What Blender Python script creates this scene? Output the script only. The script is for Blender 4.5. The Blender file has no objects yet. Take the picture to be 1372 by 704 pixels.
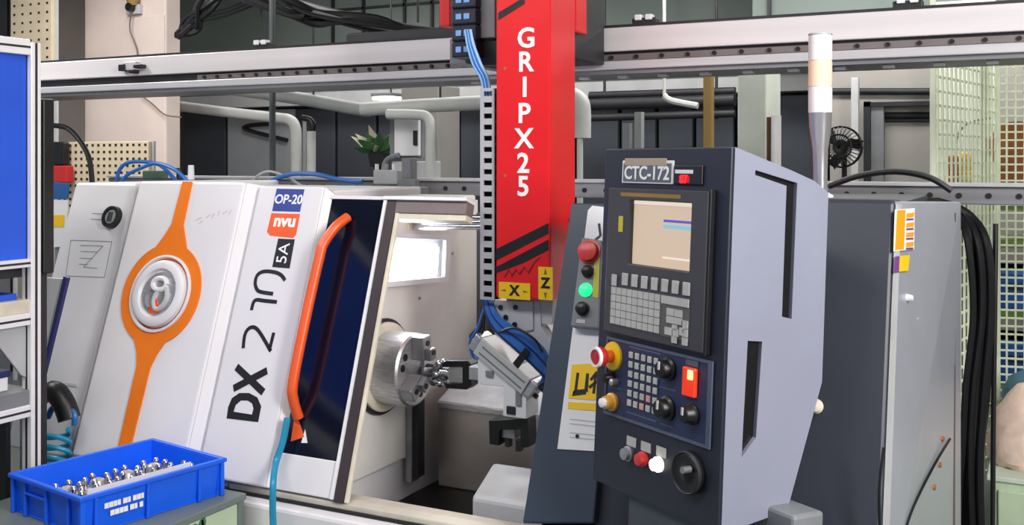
import bpy, bmesh, math, random
from mathutils import Vector, Matrix
from mathutils.geometry import tessellate_polygon
random.seed(7)
SC = bpy.context.scene
COL = SC.collection

# ------------------------------------------------------------------ camera
F, YH, CAMZ = 1400.0, 215.0, 1.6
PSI = math.radians(27)
SN, CS = math.sin(PSI), math.cos(PSI)
cam_d = bpy.data.cameras.new('camera')
cam = bpy.data.objects.new('camera', cam_d)
COL.objects.link(cam)
cam.location = (0, 0, CAMZ)
cam.rotation_euler = (math.radians(90), 0, PSI)
cam_d.sensor_width = 36
cam_d.lens = F / 1372 * 36
cam_d.shift_y = (YH - 352) / 1372
cam_d.clip_start = 0.05
SC.camera = cam

# ------------------------------------------------------------------ world, lights, exposure
w = bpy.data.worlds.new('world')
SC.world = w
w.use_nodes = True
w.node_tree.nodes['Background'].inputs[0].default_value = (0.80, 0.88, 1.0, 1)
w.node_tree.nodes['Background'].inputs[1].default_value = 0.32
SC.view_settings.view_transform = 'Standard'
SC.view_settings.look = 'None'
SC.view_settings.gamma = 1
SC.view_settings.exposure = 0.2


def area(name, loc, size, power, target, col=(1, 0.97, 0.94)):
    l = bpy.data.lights.new(name, 'AREA')
    l.shape = 'RECTANGLE'
    l.size, l.size_y = size
    l.energy = power
    l.color = col
    o = bpy.data.objects.new(name, l)
    COL.objects.link(o)
    o.location = loc
    o.rotation_euler = (Vector(target) - Vector(loc)).to_track_quat('-Z', 'Y').to_euler()
    return o


area('ceiling_light_front', (-2.6, 1.2, 3.25), (3.2, 0.5), 60, (-2.6, 2.0, 0))
area('unseen_light_right', (1.7, 1.3, 2.9), (0.6, 2.6), 195, (-1.5, 3.0, 0.9))  # unseen right-hand light, lowered and turned to brighten the cover chamfer
area('ceiling_light_rear', (-1.0, 6.6, 3.25), (4.0, 0.4), 85, (-1.0, 6.7, 0))
area('ceiling_light_left', (-5.2, 3.6, 3.25), (0.5, 2.4), 85, (-5.2, 3.7, 0))
area('ceiling_light_hall', (-5.0, 7.0, 3.3), (2.6, 0.4), 40, (-5.0, 7.1, 0))

# ------------------------------------------------------------------ unprojection: a photo point on a real plane of the place


def ray(px, py):
    a = (px - 686) / F
    return Vector((-SN + a * CS, CS + a * SN, (YH - py) / F))


def on(px, py, n, d):
    r = ray(px, py)
    n = Vector(n)
    o = Vector((0, 0, CAMZ))
    return o + r * ((d - n.dot(o)) / n.dot(r))


def PY(px, py, y): return on(px, py, (0, 1, 0), y)
def PX(px, py, x): return on(px, py, (1, 0, 0), x)
def PZ(px, py, z): return on(px, py, (0, 0, 1), z)


AL = math.radians(18)          # lean of the machine's front
T, CA, SA = math.tan(AL), math.cos(AL), math.sin(AL)


def SL(x, z, w=0.0):           # point on the leaning front, w = outwards
    return Vector((x, 3.1 + (z - 1) * T - w * CA, z + w * SA))


def PS(px, py, w=0.0):         # -> (x, z) of SL for a photo point
    p = on(px, py, (0, 1, -T), 3.1 - T - w / CA)
    return (p.x, p.z - w * SA)


# ------------------------------------------------------------------ materials
def lin(c):
    return tuple(((v / 255) / 12.92 if v / 255 <= 0.04045 else ((v / 255 + 0.055) / 1.055) ** 2.4) for v in c)


MATS = {}


def mat(name, col, rough=0.5, metal=0.0, var=0.06, scale=6.0, bump=0.0, emit=None, es=1.0, stretch=None, spec=0.5):
    if name in MATS:
        return MATS[name]
    m = bpy.data.materials.new(name)
    m.use_nodes = True
    nt = m.node_tree
    b = nt.nodes['Principled BSDF']
    c = lin(col)
    tc = nt.nodes.new('ShaderNodeTexCoord')
    mp = nt.nodes.new('ShaderNodeMapping')
    mp.inputs['Scale'].default_value = stretch or (1, 1, 1)
    nz = nt.nodes.new('ShaderNodeTexNoise')
    nz.inputs['Scale'].default_value = scale
    nz.inputs['Detail'].default_value = 5
    rp = nt.nodes.new('ShaderNodeValToRGB')
    rp.color_ramp.elements[0].position = 0.3
    rp.color_ramp.elements[1].position = 0.7
    rp.color_ramp.elements[0].color = (*[max(0, v * (1 - var * 2)) for v in c], 1)
    rp.color_ramp.elements[1].color = (*[min(1, v * (1 + var)) for v in c], 1)
    nt.links.new(tc.outputs['Object'], mp.inputs[0])
    nt.links.new(mp.outputs[0], nz.inputs['Vector'])
    nt.links.new(nz.outputs[0], rp.inputs[0])
    nt.links.new(rp.outputs[0], b.inputs['Base Color'])
    b.inputs['Roughness'].default_value = rough
    b.inputs['Metallic'].default_value = metal
    b.inputs['Specular IOR Level'].default_value = spec
    if bump:
        bp = nt.nodes.new('ShaderNodeBump')
        bp.inputs['Strength'].default_value = bump
        bp.inputs['Distance'].default_value = 0.01
        nt.links.new(nz.outputs[0], bp.inputs['Height'])
        nt.links.new(bp.outputs[0], b.inputs['Normal'])
    if emit:
        b.inputs['Emission Color'].default_value = (*lin(emit), 1)
        b.inputs['Emission Strength'].default_value = es
    MATS[name] = m
    return m


M_white = mat('machine_white', (226, 223, 226), 0.38, var=0.03, scale=2.5)
M_white2 = mat('machine_silver_white', (214, 213, 216), 0.4, var=0.04, scale=2.5)
M_cream = mat('cream_enamel', (224, 215, 196), 0.5, var=0.1, scale=9)
M_int = mat('interior_white', (226, 223, 217), 0.5, var=0.05, scale=4)
M_navy = mat('dark_navy_paint', (42, 48, 64), 0.38, var=0.05, scale=3)
M_col = mat('slate_blue_paint', (52, 64, 80), 0.45, var=0.05, scale=3)
M_front = mat('charcoal_paint', (50, 54, 65), 0.45, var=0.05, scale=3)
M_side = mat('lilac_grey_paint', (142, 145, 163), 0.42, var=0.03, scale=3)
M_black = mat('black_plastic', (18, 18, 20), 0.4, var=0.1)
M_rubber = mat('black_rubber', (20, 20, 23), 0.45, var=0.1)
M_glass = mat('tinted_window', (12, 16, 34), 0.08, var=0.1)
M_orange = mat('orange_paint', (238, 122, 22), 0.38, var=0.05)
M_handle = mat('orange_handle', (232, 92, 40), 0.35, var=0.05)
M_red = mat('red_paint', (225, 22, 28), 0.35, var=0.04)
M_steel = mat('brushed_steel', (206, 206, 208), 0.38, 0.8, 0.12, 20, stretch=(1, 1, 8))
M_steel2 = mat('machined_steel', (165, 165, 168), 0.35, 0.7, 0.15, 12)
M_shiny = mat('polished_sheet', (205, 205, 210), 0.2, 1.0, 0.1, 5, bump=0.15)
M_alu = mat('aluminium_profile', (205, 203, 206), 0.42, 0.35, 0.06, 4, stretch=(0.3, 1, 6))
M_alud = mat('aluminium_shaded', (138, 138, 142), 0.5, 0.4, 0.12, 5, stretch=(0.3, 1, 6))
M_dark = mat('dark_steel', (50, 50, 54), 0.5, 0.3, 0.15)
M_grey = mat('grey_paint', (125, 128, 132), 0.5, var=0.08)
M_lgrey = mat('light_grey_paint', (185, 186, 188), 0.5, var=0.06)
M_duct = mat('grey_duct_plastic', (176, 178, 184), 0.5, var=0.04)
M_blue = mat('crate_blue', (16, 98, 238), 0.38, var=0.05)
M_bluep = mat('panel_blue', (38, 92, 222), 0.4, var=0.1, scale=1.5)
M_hose = mat('blue_hose', (46, 108, 190), 0.35, var=0.06)
M_teal = mat('teal_hose', (30, 140, 180), 0.35, var=0.06)
M_pink = mat('pillar_paint', (222, 206, 198), 0.7, var=0.05, scale=3, bump=0.05)
M_peg = mat('pegboard_cream', (206, 191, 164), 0.6, var=0.05)
M_hole = mat('hole_black', (28, 24, 22), 0.8, var=0.05)
M_yellow = mat('sticker_yellow', (246, 200, 20), 0.5, var=0.04)
M_ink = mat('black_ink', (18, 18, 20), 0.5, var=0.02)
M_wink = mat('white_print', (240, 240, 240), 0.5, var=0.02)
M_paper = mat('paper_white', (232, 232, 234), 0.6, var=0.03)
M_key = mat('key_grey', (186, 186, 182), 0.5, var=0.05, scale=40)
M_cabg = mat('cabinet_green_grey', (112, 122, 118), 0.5, var=0.06)
M_lgreen = mat('pale_green_paint', (190, 208, 176), 0.5, var=0.06)
M_mesh = mat('green_wire', (236, 244, 216), 0.5, var=0.06)

# ------------------------------------------------------------------ mesh building
ORG = {}


class MB:
    def __init__(s):
        s.v, s.f = [], []

    def add(s, vs, fs):
        n = len(s.v)
        s.v += [Vector(p) for p in vs]
        s.f += [tuple(n + i for i in f) for f in fs]
        return s

    def box(s, x0, x1, y0, y1, z0, z1, fn=None):
        vs = [(x, y, z) for x in (x0, x1) for y in (y0, y1) for z in (z0, z1)]
        if fn:
            vs = [fn(*p) for p in vs]
        return s.add(vs, [(0, 1, 3, 2), (4, 6, 7, 5), (0, 4, 5, 1), (2, 3, 7, 6), (0, 2, 6, 4), (1, 5, 7, 3)])

    def prism(s, poly, fn, w0, w1, holes=()):
        loops = [list(poly)] + [list(h) for h in holes]
        flat = [p for l in loops for p in l]
        n = len(flat)
        vs = [fn(p[0], p[1], w0) for p in flat] + [fn(p[0], p[1], w1) for p in flat]
        fs = []
        if holes:
            tri = tessellate_polygon([[Vector((p[0], p[1], 0)) for p in l] for l in loops])
            for t in tri:
                fs += [tuple(t), tuple(i + n for i in reversed(t))]
        else:
            fs += [tuple(range(n)), tuple(reversed(range(n, 2 * n)))]
        o = 0
        for l in loops:
            k = len(l)
            for i in range(k):
                a, b = o + i, o + (i + 1) % k
                fs.append((a, b, b + n, a + n))
            o += k
        return s.add(vs, fs)

    def cyl(s, p0, p1, r0, r1=None, seg=16):
        return s.lathe(p0, Vector(p1) - Vector(p0), [(0, 0), (0, r0), (1, r0 if r1 is None else r1), (1, 0)], seg, True)

    def lathe(s, o, axis, prof, seg=24, rel=False):
        o, axis = Vector(o), Vector(axis)
        L = axis.length if rel else 1.0
        q = axis.to_track_quat('Z', 'Y')
        vs, fs = [], []
        for (h, r) in prof:
            for k in range(seg):
                t = 2 * math.pi * k / seg
                vs.append(o + q @ Vector((max(r, 1e-5) * math.cos(t), max(r, 1e-5) * math.sin(t), h * L)))
        m = len(prof)
        for i in range(m - 1):
            for k in range(seg):
                k2 = (k + 1) % seg
                fs.append((i * seg + k, i * seg + k2, (i + 1) * seg + k2, (i + 1) * seg + k))
        return s.add(vs, fs)

    def tube(s, pts, r, seg=8, smooth=6, flat=None):
        P = [Vector(p) for p in pts]
        if smooth and len(P) > 2:
            Q = []
            for i in range(len(P) - 1):
                a, b, c, d = P[max(i - 1, 0)], P[i], P[i + 1], P[min(i + 2, len(P) - 1)]
                for k in range(smooth):
                    t = k / smooth
                    Q.append(0.5 * ((2 * b) + (c - a) * t + (2 * a - 5 * b + 4 * c - d) * t * t + (3 * b - a - 3 * c + d) * t ** 3))
            P = Q + [P[-1]]
        vs, fs = [], []
        ref = None
        for i, p in enumerate(P):
            t = (P[min(i + 1, len(P) - 1)] - P[max(i - 1, 0)]).normalized()
            if ref is None:
                ref = t.orthogonal().normalized() if flat is None else Vector(flat)
            u = (ref - t * ref.dot(t)).normalized()
            ref = u
            v = t.cross(u)
            ru, rv = (r, r) if not isinstance(r, tuple) else r
            for k in range(seg):
                a = 2 * math.pi * k / seg
                vs.append(p + u * ru * math.cos(a) + v * rv * math.sin(a))
        n = len(P)
        for i in range(n - 1):
            for k in range(seg):
                k2 = (k + 1) % seg
                fs.append((i * seg + k, i * seg + k2, (i + 1) * seg + k2, (i + 1) * seg + k))
        fs += [tuple(reversed(range(seg))), tuple(range((n - 1) * seg, n * seg))]
        return s.add(vs, fs)

    def ribbon(s, pts, wd, fn, w0, w1):
        P = [Vector((p[0], p[1])) for p in pts]
        L, R = [], []
        for i, p in enumerate(P):
            t = (P[min(i + 1, len(P) - 1)] - P[max(i - 1, 0)]).normalized()
            nrm = Vector((-t.y, t.x))
            k = 1.0
            if 0 < i < len(P) - 1:
                t1 = (P[i] - P[i - 1]).normalized()
                k = 1 / max(0.5, abs(t1.dot(t)))
            L.append(p + nrm * wd / 2 * k)
            R.append(p - nrm * wd / 2 * k)
        for i in range(len(P) - 1):
            s.prism([L[i], L[i + 1], R[i + 1], R[i]], fn, w0, w1)
        return s

    def build(s, name, m, parent=None, smooth=False, bevel=0.0, seg=2, local=False):
        org = Vector((0, 0, 0))
        if parent is not None:
            if not local:
                org = ORG[parent.name]
        elif not local:
            xs = [p.x for p in s.v]; ys = [p.y for p in s.v]; zs = [p.z for p in s.v]
            org = Vector(((min(xs) + max(xs)) / 2, (min(ys) + max(ys)) / 2, min(zs)))
        me = bpy.data.meshes.new(name)
        me.from_pydata([p - org for p in s.v], [], s.f)
        bm = bmesh.new()
        bm.from_mesh(me)
        bmesh.ops.recalc_face_normals(bm, faces=bm.faces)
        bm.to_mesh(me)
        bm.free()
        me.materials.append(m)
        o = bpy.data.objects.new(name, me)
        COL.objects.link(o)
        if parent is None:
            o.location = org
        else:
            o.parent = parent
        ORG[o.name] = org
        if smooth:
            for p in me.polygons:
                p.use_smooth = True
            try:
                me.set_sharp_from_angle(angle=math.radians(40))
            except Exception:
                pass
        if bevel:
            b = o.modifiers.new('edge', 'BEVEL')
            b.width = bevel
            b.segments = seg
            b.limit_method = 'ANGLE'
            b.angle_limit = math.radians(40)
        return o


def thing(name, label, cat, loc, group=None, rot=(0, 0, 0)):
    o = bpy.data.objects.new(name, None)
    o.empty_display_size = 0.1
    COL.objects.link(o)
    o.location = loc
    o.rotation_euler = rot
    ORG[o.name] = Vector(loc)
    return tag(o, label, cat, group)


def tag(o, label, cat, group=None):
    o['label'] = label
    o['category'] = cat
    if group:
        o['group'] = group
    return o


def struct(o):
    o['kind'] = 'structure'
    return o


def stuff(o):
    o['kind'] = 'stuff'
    return o


def lbl(o, t):
    o['label'] = t
    return o


def box(name, x0, x1, y0, y1, z0, z1, m, parent=None, bevel=0.0, seg=2, local=False, fn=None):
    return MB().box(x0, x1, y0, y1, z0, z1, fn).build(name, m, parent, bevel=bevel, seg=seg, local=local)


def ybox(mb, a, b, c, d, y, dep):       # photo rectangle a,b..c,d standing at depth y
    p, q = PY(a, (b + d) / 2, y), PY(c, (b + d) / 2, y)
    t, u = PY((a + c) / 2, b, y), PY((a + c) / 2, d, y)
    return mb.box(p.x, q.x, y, y + dep, u.z, t.z)


def text(body, size, origin, xd, yd, m, name, parent, ext=0.001, bold=0.0, sx=1.0, align='CENTER', local=False, shear=0):
    cu = bpy.data.curves.new('text', 'FONT')
    cu.body = body
    cu.size = size
    cu.extrude = ext
    cu.offset = bold
    cu.align_x = align
    cu.align_y = 'CENTER'
    cu.shear = shear
    cu.resolution_u = 3
    o = bpy.data.objects.new('text', cu)
    COL.objects.link(o)
    bpy.context.view_layer.update()
    me = bpy.data.meshes.new_from_object(o.evaluated_get(bpy.context.evaluated_depsgraph_get()))
    bpy.data.objects.remove(o)
    me.materials.clear()
    me.materials.append(m)
    xd, yd = Vector(xd).normalized(), Vector(yd).normalized()
    zd = xd.cross(yd)
    mx = Matrix((xd * sx, yd, zd)).transposed()
    org = Vector((0, 0, 0)) if local else ORG[parent.name]
    for v in me.vertices:
        v.co = mx @ v.co + Vector(origin) - org
    me.name = name
    r = bpy.data.objects.new(name, me)
    COL.objects.link(r)
    r.parent = parent
    ORG[r.name] = org
    return r


def circ(cx, cy, r, n=32, ry=None, a0=0, a1=2 * math.pi):
    full = abs(a1 - a0 - 2 * math.pi) < 1e-6
    k = n if full else n + 1
    return [(cx + r * math.cos(a0 + (a1 - a0) * i / n), cy + (ry or r) * math.sin(a0 + (a1 - a0) * i / n)) for i in range(k)]


def rect(x0, x1, y0, y1): return [(x0, y0), (x1, y0), (x1, y1), (x0, y1)]


XZ = lambda y0: (lambda a, b, w: Vector((a, y0 - w, b)))      # upright face looking at -Y
YZ = lambda x0: (lambda a, b, w: Vector((x0 + w, a, b)))      # upright face looking at +X
XY = lambda z0: (lambda a, b, w: Vector((a, b, z0 + w)))

# ================================================================== ROOM
M_floor = mat('floor_paint', (92, 100, 98), 0.45, var=0.12, scale=2)
M_wallb = mat('wall_grey_green', (116, 127, 122), 0.8, var=0.06, scale=1.2)
M_walll = mat('wall_taupe', (196, 184, 176), 0.8, var=0.06, scale=1.2)
M_wallr = mat('wall_light_grey', (160, 156, 152), 0.8, var=0.05, scale=1.2)
M_ceil = mat('ceiling_paint', (150, 152, 150), 0.85, var=0.05)
M_part = mat('partition_dark', (56, 61, 70), 0.6, var=0.12, scale=1.5)
struct(box('floor', -9, 4, -2, 8.6, -0.1, 0, M_floor))
struct(box('ceiling', -9, 4, -2, 8.6, 3.6, 3.7, M_ceil))
wb = struct(box('wall_back', -9, 4, 8.5, 8.6, 0, 3.6, M_wallb))
struct(box('wall_left', -9.0, -8.5, 4.6, 8.5, 0, 3.6, M_walll))
struct(box('wall_right', 3.9, 4, -2, 8.5, 0, 3.6, M_wallr))
# wall panels upper right with dark joints
for i, px in enumerate((445, 486, 541, 578, 805, 1030)):
    ty = 8.47 if px < 700 else 7.57
    p = PY(px, 20, ty)
    struct(box('trim_%d' % (i + 1), p.x - 0.012, p.x + 0.012, ty, ty + .03, 2.62, 3.6, M_dark))
struct(box('trim_7', -6.6, -2, 8.47, 8.5, PY(540, 7, 8.5).z - .01, PY(540, 7, 8.5).z + .012, M_dark))
# soffit: pale band under the upper wall
m = MB()
m.box(-8.6, 3.9, 7.9, 8.5, 2.12, 2.24)
struct(m.build('trim_8', M_lgrey))
# dark partition panels below it
pb = thing('partition_wall', 'long dark partition of tall panels at the back of the hall, under the pale soffit', 'partition', (-5, 8.1, 0))
M_part_lit = mat('partition_lit', (158, 162, 168), 0.35, var=0.1, scale=1.5)  # paler, glossier paint standing in for the lit patch of the partition
edges = [PY(px, 190, 8.06).x for px in (244, 303, 396, 450, 505, 560, 615, 680, 770, 830, 880, 930, 985, 1040, 1112)]
for i in range(len(edges) - 1):
    box('panel', edges[i] + .015, edges[i + 1] - .015, 8.06, 8.12, 0.05, 2.1, M_part_lit if i == 1 else M_part, pb, 0.008)
box('rail', -8.3, -.9, 8.04, 8.14, 0.0, 0.05, M_dark, pb)
# light wall portion at right
struct(box('wall_recess', PY(1112, 150, 7.6).x, 0.6, 7.6, 7.75, 0, 2.28, M_wallr))
struct(box('wall_upper', -1.9, 3.9, 7.6, 7.75, 2.28, 3.6, M_wallb))
m = MB()
ybox(m, 1157, 136, 1166, 260, 7.5, .1)
ybox(m, 1157, 136, 1252, 142, 7.5, .1)
struct(m.build('trim_9', M_dark))
m = MB(); ybox(m, 1167, 143, 1184, 262, 7.52, .06)
struct(m.build('trim_10', M_grey))
for i, (a, b, c, d) in enumerate(((1112, 120, 1252, 125), (1160, 152, 1252, 157), (1160, 160, 1252, 163))):
    p, q = PY(a, (b + d) / 2, 7.585), PY(c, (b + d) / 2, 7.585)
    tag(MB().cyl(p, q, (0.024, 0.022, 0.012)[i], seg=10).build('conduit', M_dark, smooth=True),
        ('dark horizontal conduit high on the light grey wall, topmost of three', 'dark horizontal conduit across the light grey wall, middle of three',
         'thin dark horizontal conduit on the light grey wall, lowest of three')[i], 'pipe', 'conduits on the light wall')
p = PY(1145, 105, 7.3)
m = MB(); ybox(m, 1140, 104, 1150, 600, 7.35, .06)
tag(m.build('post', M_lgrey, bevel=.006), 'slim white upright post against the light grey wall, beside the black fan', 'post')

# pillar
pl0, pl1 = PY(113, 100, 5.6).x, PY(222, 100, 5.6).x
ydep = PX(242, 100, pl1).y
pil = struct(box('pillar', pl0, pl1, 5.6, ydep, 0, 3.6, M_pink, bevel=.012))
box('access_panel', PY(180, 50, 5.6).x, PY(221, 50, 5.6).x, 5.592, 5.602, PY(200, 73, 5.6).z, PY(200, 22, 5.6).z, M_pink, pil, .003)
sb = thing('wall_socket', 'small white socket box with black plug high on the pale pillar', 'socket', PY(176, 14, 5.6))
m = MB(); ybox(m, 168, 6, 186, 19, 5.56, .04); m.build('box_cover', M_lgrey, sb, bevel=.006)
p = PY(177, 10, 5.55); MB().cyl(p, p + Vector((0, -.04, 0)), .03, seg=14).build('plug', M_black, sb, smooth=True)
p = PY(178, 2, 5.55); MB().lathe(p, (0, 0, 1), [(-.03, 0), (-.03, .03), (0, .045), (.04, .05), (.04, 0)], 14).build('cap', mat('ochre', (150, 120, 70), .5), sb, smooth=True)
tag(MB().tube([PY(176, 18, 5.55), PY(174, 40, 5.56), PY(184, 70, 5.57), PY(184, 118, 5.57), PY(205, 140, 5.57), PY(222, 154, 5.56), PY(243, 157, 5.5)], .005, 6).build('wire', mat('wire_brown', (110, 96, 90), .6), smooth=True),
    'thin brown wire hanging down the pale pillar from the socket', 'wire')

# pegboards


def pegboard(name, label, a, b, c, d, y, nx, nz, post=True):
    p, q = PY(a, (b + d) / 2, y), PY(c, (b + d) / 2, y)
    zt, zb = PY((a + c) / 2, b, y).z, PY((a + c) / 2, d, y).z
    if zb < .3: zb = .3
    t = thing(name, label, 'pegboard', ((p.x + q.x) / 2, y, 0))
    box('board', p.x, q.x, y, y + .03, zb, zt, M_peg, t, .004)
    m = MB()
    for i in range(nx):
        for j in range(nz):
            x = p.x + (q.x - p.x) * (i + .5) / nx
            z = zb + (zt - zb) * (j + .5) / nz
            m.box(x - .010, x + .010, y - .002, y + .004, z - .008, z + .008)
    stuff(m.build('peg_holes', M_hole, t))
    for x in (p.x, q.x):
        box('post', x - .012, x + .012, y + .03, y + .05, 0, zt, M_lgrey, t)
    return t


pegboard('pegboard', 'cream pegboard with rows of square holes behind the lathe, below the beam', 76, 190, 199, 300, 4.9, 16, 12)
pegboard('pegboard', 'tall cream pegboard in the upper corner above the aluminium rack', 14, -60, 69, 132, 5.1, 5, 16)
# black upright behind tall pegboard
box_l, box_r = PY(-40, 50, 5.3).x, PY(13, 50, 5.3).x
lk = thing('locker', 'tall black locker beside the tall cream pegboard', 'locker', ((box_l + box_r) / 2, 5.33, 0))
box('body', box_l, box_r, 5.3, 5.36, 0, 3.2, M_black, lk, .01)
box('door', box_l + .02, box_r - .02, 5.285, 5.3, .1, 3.15, M_dark, lk, .005)

# rear pipes
M_pipe = mat('pipe_white_grey', (190, 192, 190), .5, var=.06)
M_pipe2 = mat('pipe_grey', (150, 154, 154), .5, var=.06)


def run(pts, y, r, m, par, seg=14, smooth=5, drop=False, hang=None, name='pipe'):
    P = [PY(a, b, y) for a, b in pts]
    if drop:
        P.append(Vector((P[-1].x, y, 0)))
    o = MB().tube(P, r, seg, smooth).build(name, m, par, smooth=True)
    if hang:
        q = PY(*hang, y)
        MB().cyl(q, (q.x, y, 3.6), .008, seg=8).build('hanger', M_dark, o)
    return o


pw = thing('pipework', 'pale grey pipes running and bending down behind the lathe, left of the red column', 'pipe', (-4.2, 6.3, 0))
run([(238, 142), (300, 150), (370, 158), (388, 161), (396, 172), (397, 200), (397, 262)], 6.4, .042, M_pipe, pw, drop=True)
run([(488, 146), (495, 146), (580, 141), (660, 137)], 6.2, .05, M_pipe, pw, hang=(590, 141))
run([(250, 112), (330, 122), (400, 132), (480, 146), (494, 147)], 6.3, .05, M_pipe2, pw, hang=(420, 135))
run([(520, 153), (560, 154), (572, 157), (577, 168), (577, 200), (577, 262)], 6.1, .036, M_pipe, pw, drop=True)
run([(417, 176), (417, 220), (417, 262)], 6.3, .034, M_pipe, pw, drop=True)
lbl(run([(405, 158), (414, 160), (419, 166), (418, 176)], 6.3, .024, M_black, pw, name='pipe_cap'), 'black pipe cap')
run([(408, 155), (408, 262)], 6.35, .014, M_pipe2, pw, 10, 0, drop=True)
ps = thing('standpipe', 'fat white standpipe with rounded top hanging right of the red column', 'pipe', PY(775, 262, 6.0))
ps.location.z = 0; ORG[ps.name] = ps.location.copy()
run([(735, 124), (752, 126), (766, 128), (777, 136), (780, 150), (780, 185)], 6.0, .055, M_pipe, ps)
run([(777, 180), (777, 262)], 5.98, .02, M_pipe, ps, 10, 0, drop=True)
# black hanging hook on the partition
tag(MB().tube([PY(365, 166, 8.045), PY(335, 168, 8.045), PY(327, 172, 8.045), PY(345, 178, 8.045), PY(385, 188, 8.045)], .02, 8).build('cable', M_black, smooth=True), 'black cable loop on the lit partition behind the hanging rod', 'cable')
# second pillar (pale) behind electrical box
box_p = PY(528, 150, 7.0).x, PY(578, 150, 7.0).x
struct(box('pillar_rear', box_p[0], box_p[1], 7.1, 7.45, 0, 2.2, M_wallr, bevel=.01))
eb = thing('switch_box', 'grey electrical switch box with open white door beside the pale elbow pipe', 'switch box', PY(543, 210, 6.5))
m = MB(); ybox(m, 522, 157, 566, 212, 6.42, .15); m.build('housing', M_grey, eb, bevel=.008)
m = MB(); ybox(m, 528, 159, 561, 209, 6.39, .03); m.build('door', M_paper, eb, bevel=.006)
m = MB(); ybox(m, 553, 175, 558, 195, 6.375, .015); m.build('latch', M_black, eb, bevel=.003)
p = PY(548, 212, 6.5)
tb = thing('control_box', 'pale beige box under the grey switch box behind the lathe', 'box', (p.x, 6.5, 0))
m = MB(); ybox(m, 524, 216, 572, 262, 6.4, .2); m.build('housing', M_lgrey, tb, bevel=.01)
m = MB(); ybox(m, 528, 262, 568, 760, 6.45, .1); m.build('stand', M_grey, tb)
tag(MB().tube([PY(520, 262, 6.37), PY(514, 235, 6.36), PY(518, 215, 6.38), PY(534, 208, 6.37)], .02, 8).build('conduit', M_grey, smooth=True), 'bent grey conduit curving up to the grey switch box', 'pipe')
# bright lamp reflection at the rear, built as an added glowing fitting
rl = thing('reflection_spot', 'small glowing fitting added for a bright lamp reflection far behind the beam', 'lamp', PY(515, 130, 7.4))
p = PY(515, 131, 7.4)
M_spot = mat('spot_glow', (255, 255, 250), .5, emit=(255, 250, 235), es=5)
MB().box(p.x - .09, p.x + .09, 7.35, 7.6, p.z - .02, p.z + .01).build('glow_box', M_spot, rl, bevel=.006)
MB().box(p.x - .1, p.x + .1, 7.34, 7.62, p.z + .01, p.z + .04).build('housing', M_grey, rl, bevel=.006)
MB().cyl((p.x, 7.5, p.z + .03), (p.x, 7.5, 3.6), .008, seg=8).build('rod', M_dark, rl)
# plant
pt = thing('potted_plant', 'dim potted plant with pale and green leaves left of the switch box', 'plant', (PY(508, 262, 6.75).x, 6.75, 0))
p = PY(508, 205, 6.75)
m = MB(); m2 = MB()
for i in range(26):
    a = random.uniform(0, 6.28); e = random.uniform(.1, 1.2)
    d = Vector((math.cos(a) * math.cos(e), math.sin(a) * math.cos(e), math.sin(e))) * random.uniform(.12, .26)
    s = d.orthogonal().normalized() * .035
    (m if i % 3 else m2).add([p, p + d * .55 + s, p + d, p + d * .55 - s], [(0, 1, 2, 3)])
stuff(m.build('leaves', mat('leaf_green', (60, 100, 60), .5), pt))
stuff(m2.build('pale_leaves', mat('leaf_pale', (190, 190, 160), .5), pt))
MB().lathe((p.x, p.y, 0), (0, 0, 1), [(0, .03), (.01, .1), (p.z - .12, .02), (p.z - .1, .07), (p.z, .09), (p.z, 0)], 14).build('stand', M_dark, pt, smooth=True)

# right rear: uprights, pillar, fan
pr0, pr1 = PY(988, 150, 6.6).x, PY(1027, 150, 6.6).x
struct(box('pillar_right', pr0, pr1, 6.6, PX(1046, 150, pr1).y, 0, 2.24, mat('pillar_pale_green', (196, 202, 192), .7, var=.04), bevel=.01))
m = MB(); ybox(m, 942, 80, 953, 320, 5.6, .06); m.box(PY(948, 100, 5.6).x - .02, PY(948, 100, 5.6).x + .02, 5.61, 5.65, 0, 1.5)
tag(m.build('post', mat('ochre_paint', (150, 122, 60), .5), bevel=.005), 'slim ochre upright post rising behind the control pendant', 'post')
m = MB(); ybox(m, 834, 165, 843, 600, 6.6, .06)
tag(m.build('post', M_grey), 'short grey upright post behind the dark pendant, leftmost of two', 'post', 'grey posts behind the pendant')
m = MB(); ybox(m, 850, 150, 859, 600, 6.5, .06)
tag(m.build('post', M_pipe2), 'paler grey upright post with clamp behind the dark pendant', 'post', 'grey posts behind the pendant')
tag(MB().tube([PY(890, 128, 6.8), PY(900, 135, 6.8), PY(935, 142, 6.8)], .022, 8).cyl(PY(890, 128, 6.8), PY(890, 128, 6.8) + Vector((0, 0, 1.6)), .012, seg=8).build('hanging_lamp', M_pipe, smooth=True), 'short pale tube lamp hung from a rod, left of the ochre post', 'lamp')
m = MB()
for b, r in ((128, .03), (140, .05), (158, .03)):
    m.cyl(PY(790, b, 7.6), PY(985, b - 6, 7.6), r, seg=10)
for a in (810, 960):
    m.cyl(PY(a, 160, 7.6), PY(a, 160, 7.6) + Vector((0, 0, 1.75)), .012, seg=8)
stuff(m.build('pipe_run', M_dark, smooth=True))
tag(bpy.data.objects['pipe_run'], 'dark overhead pipe run against the dark partition right of the red column', 'pipe')
tl = thing('fluorescent_tube', 'short white tube leaning in a brown holder behind the pendant corner', 'tube', PY(1036, 215, 5.4))
m = MB(); m.cyl(PY(1040, 155, 5.4), (PY(1038, 300, 5.4).x, 5.4, 0), .026, seg=12); m.build('tube', M_paper, tl, smooth=True)
m = MB(); ybox(m, 1027, 157, 1034, 300, 5.42, .04); m.build('holder', mat('brown_wood', (95, 62, 45), .6), tl)

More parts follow.
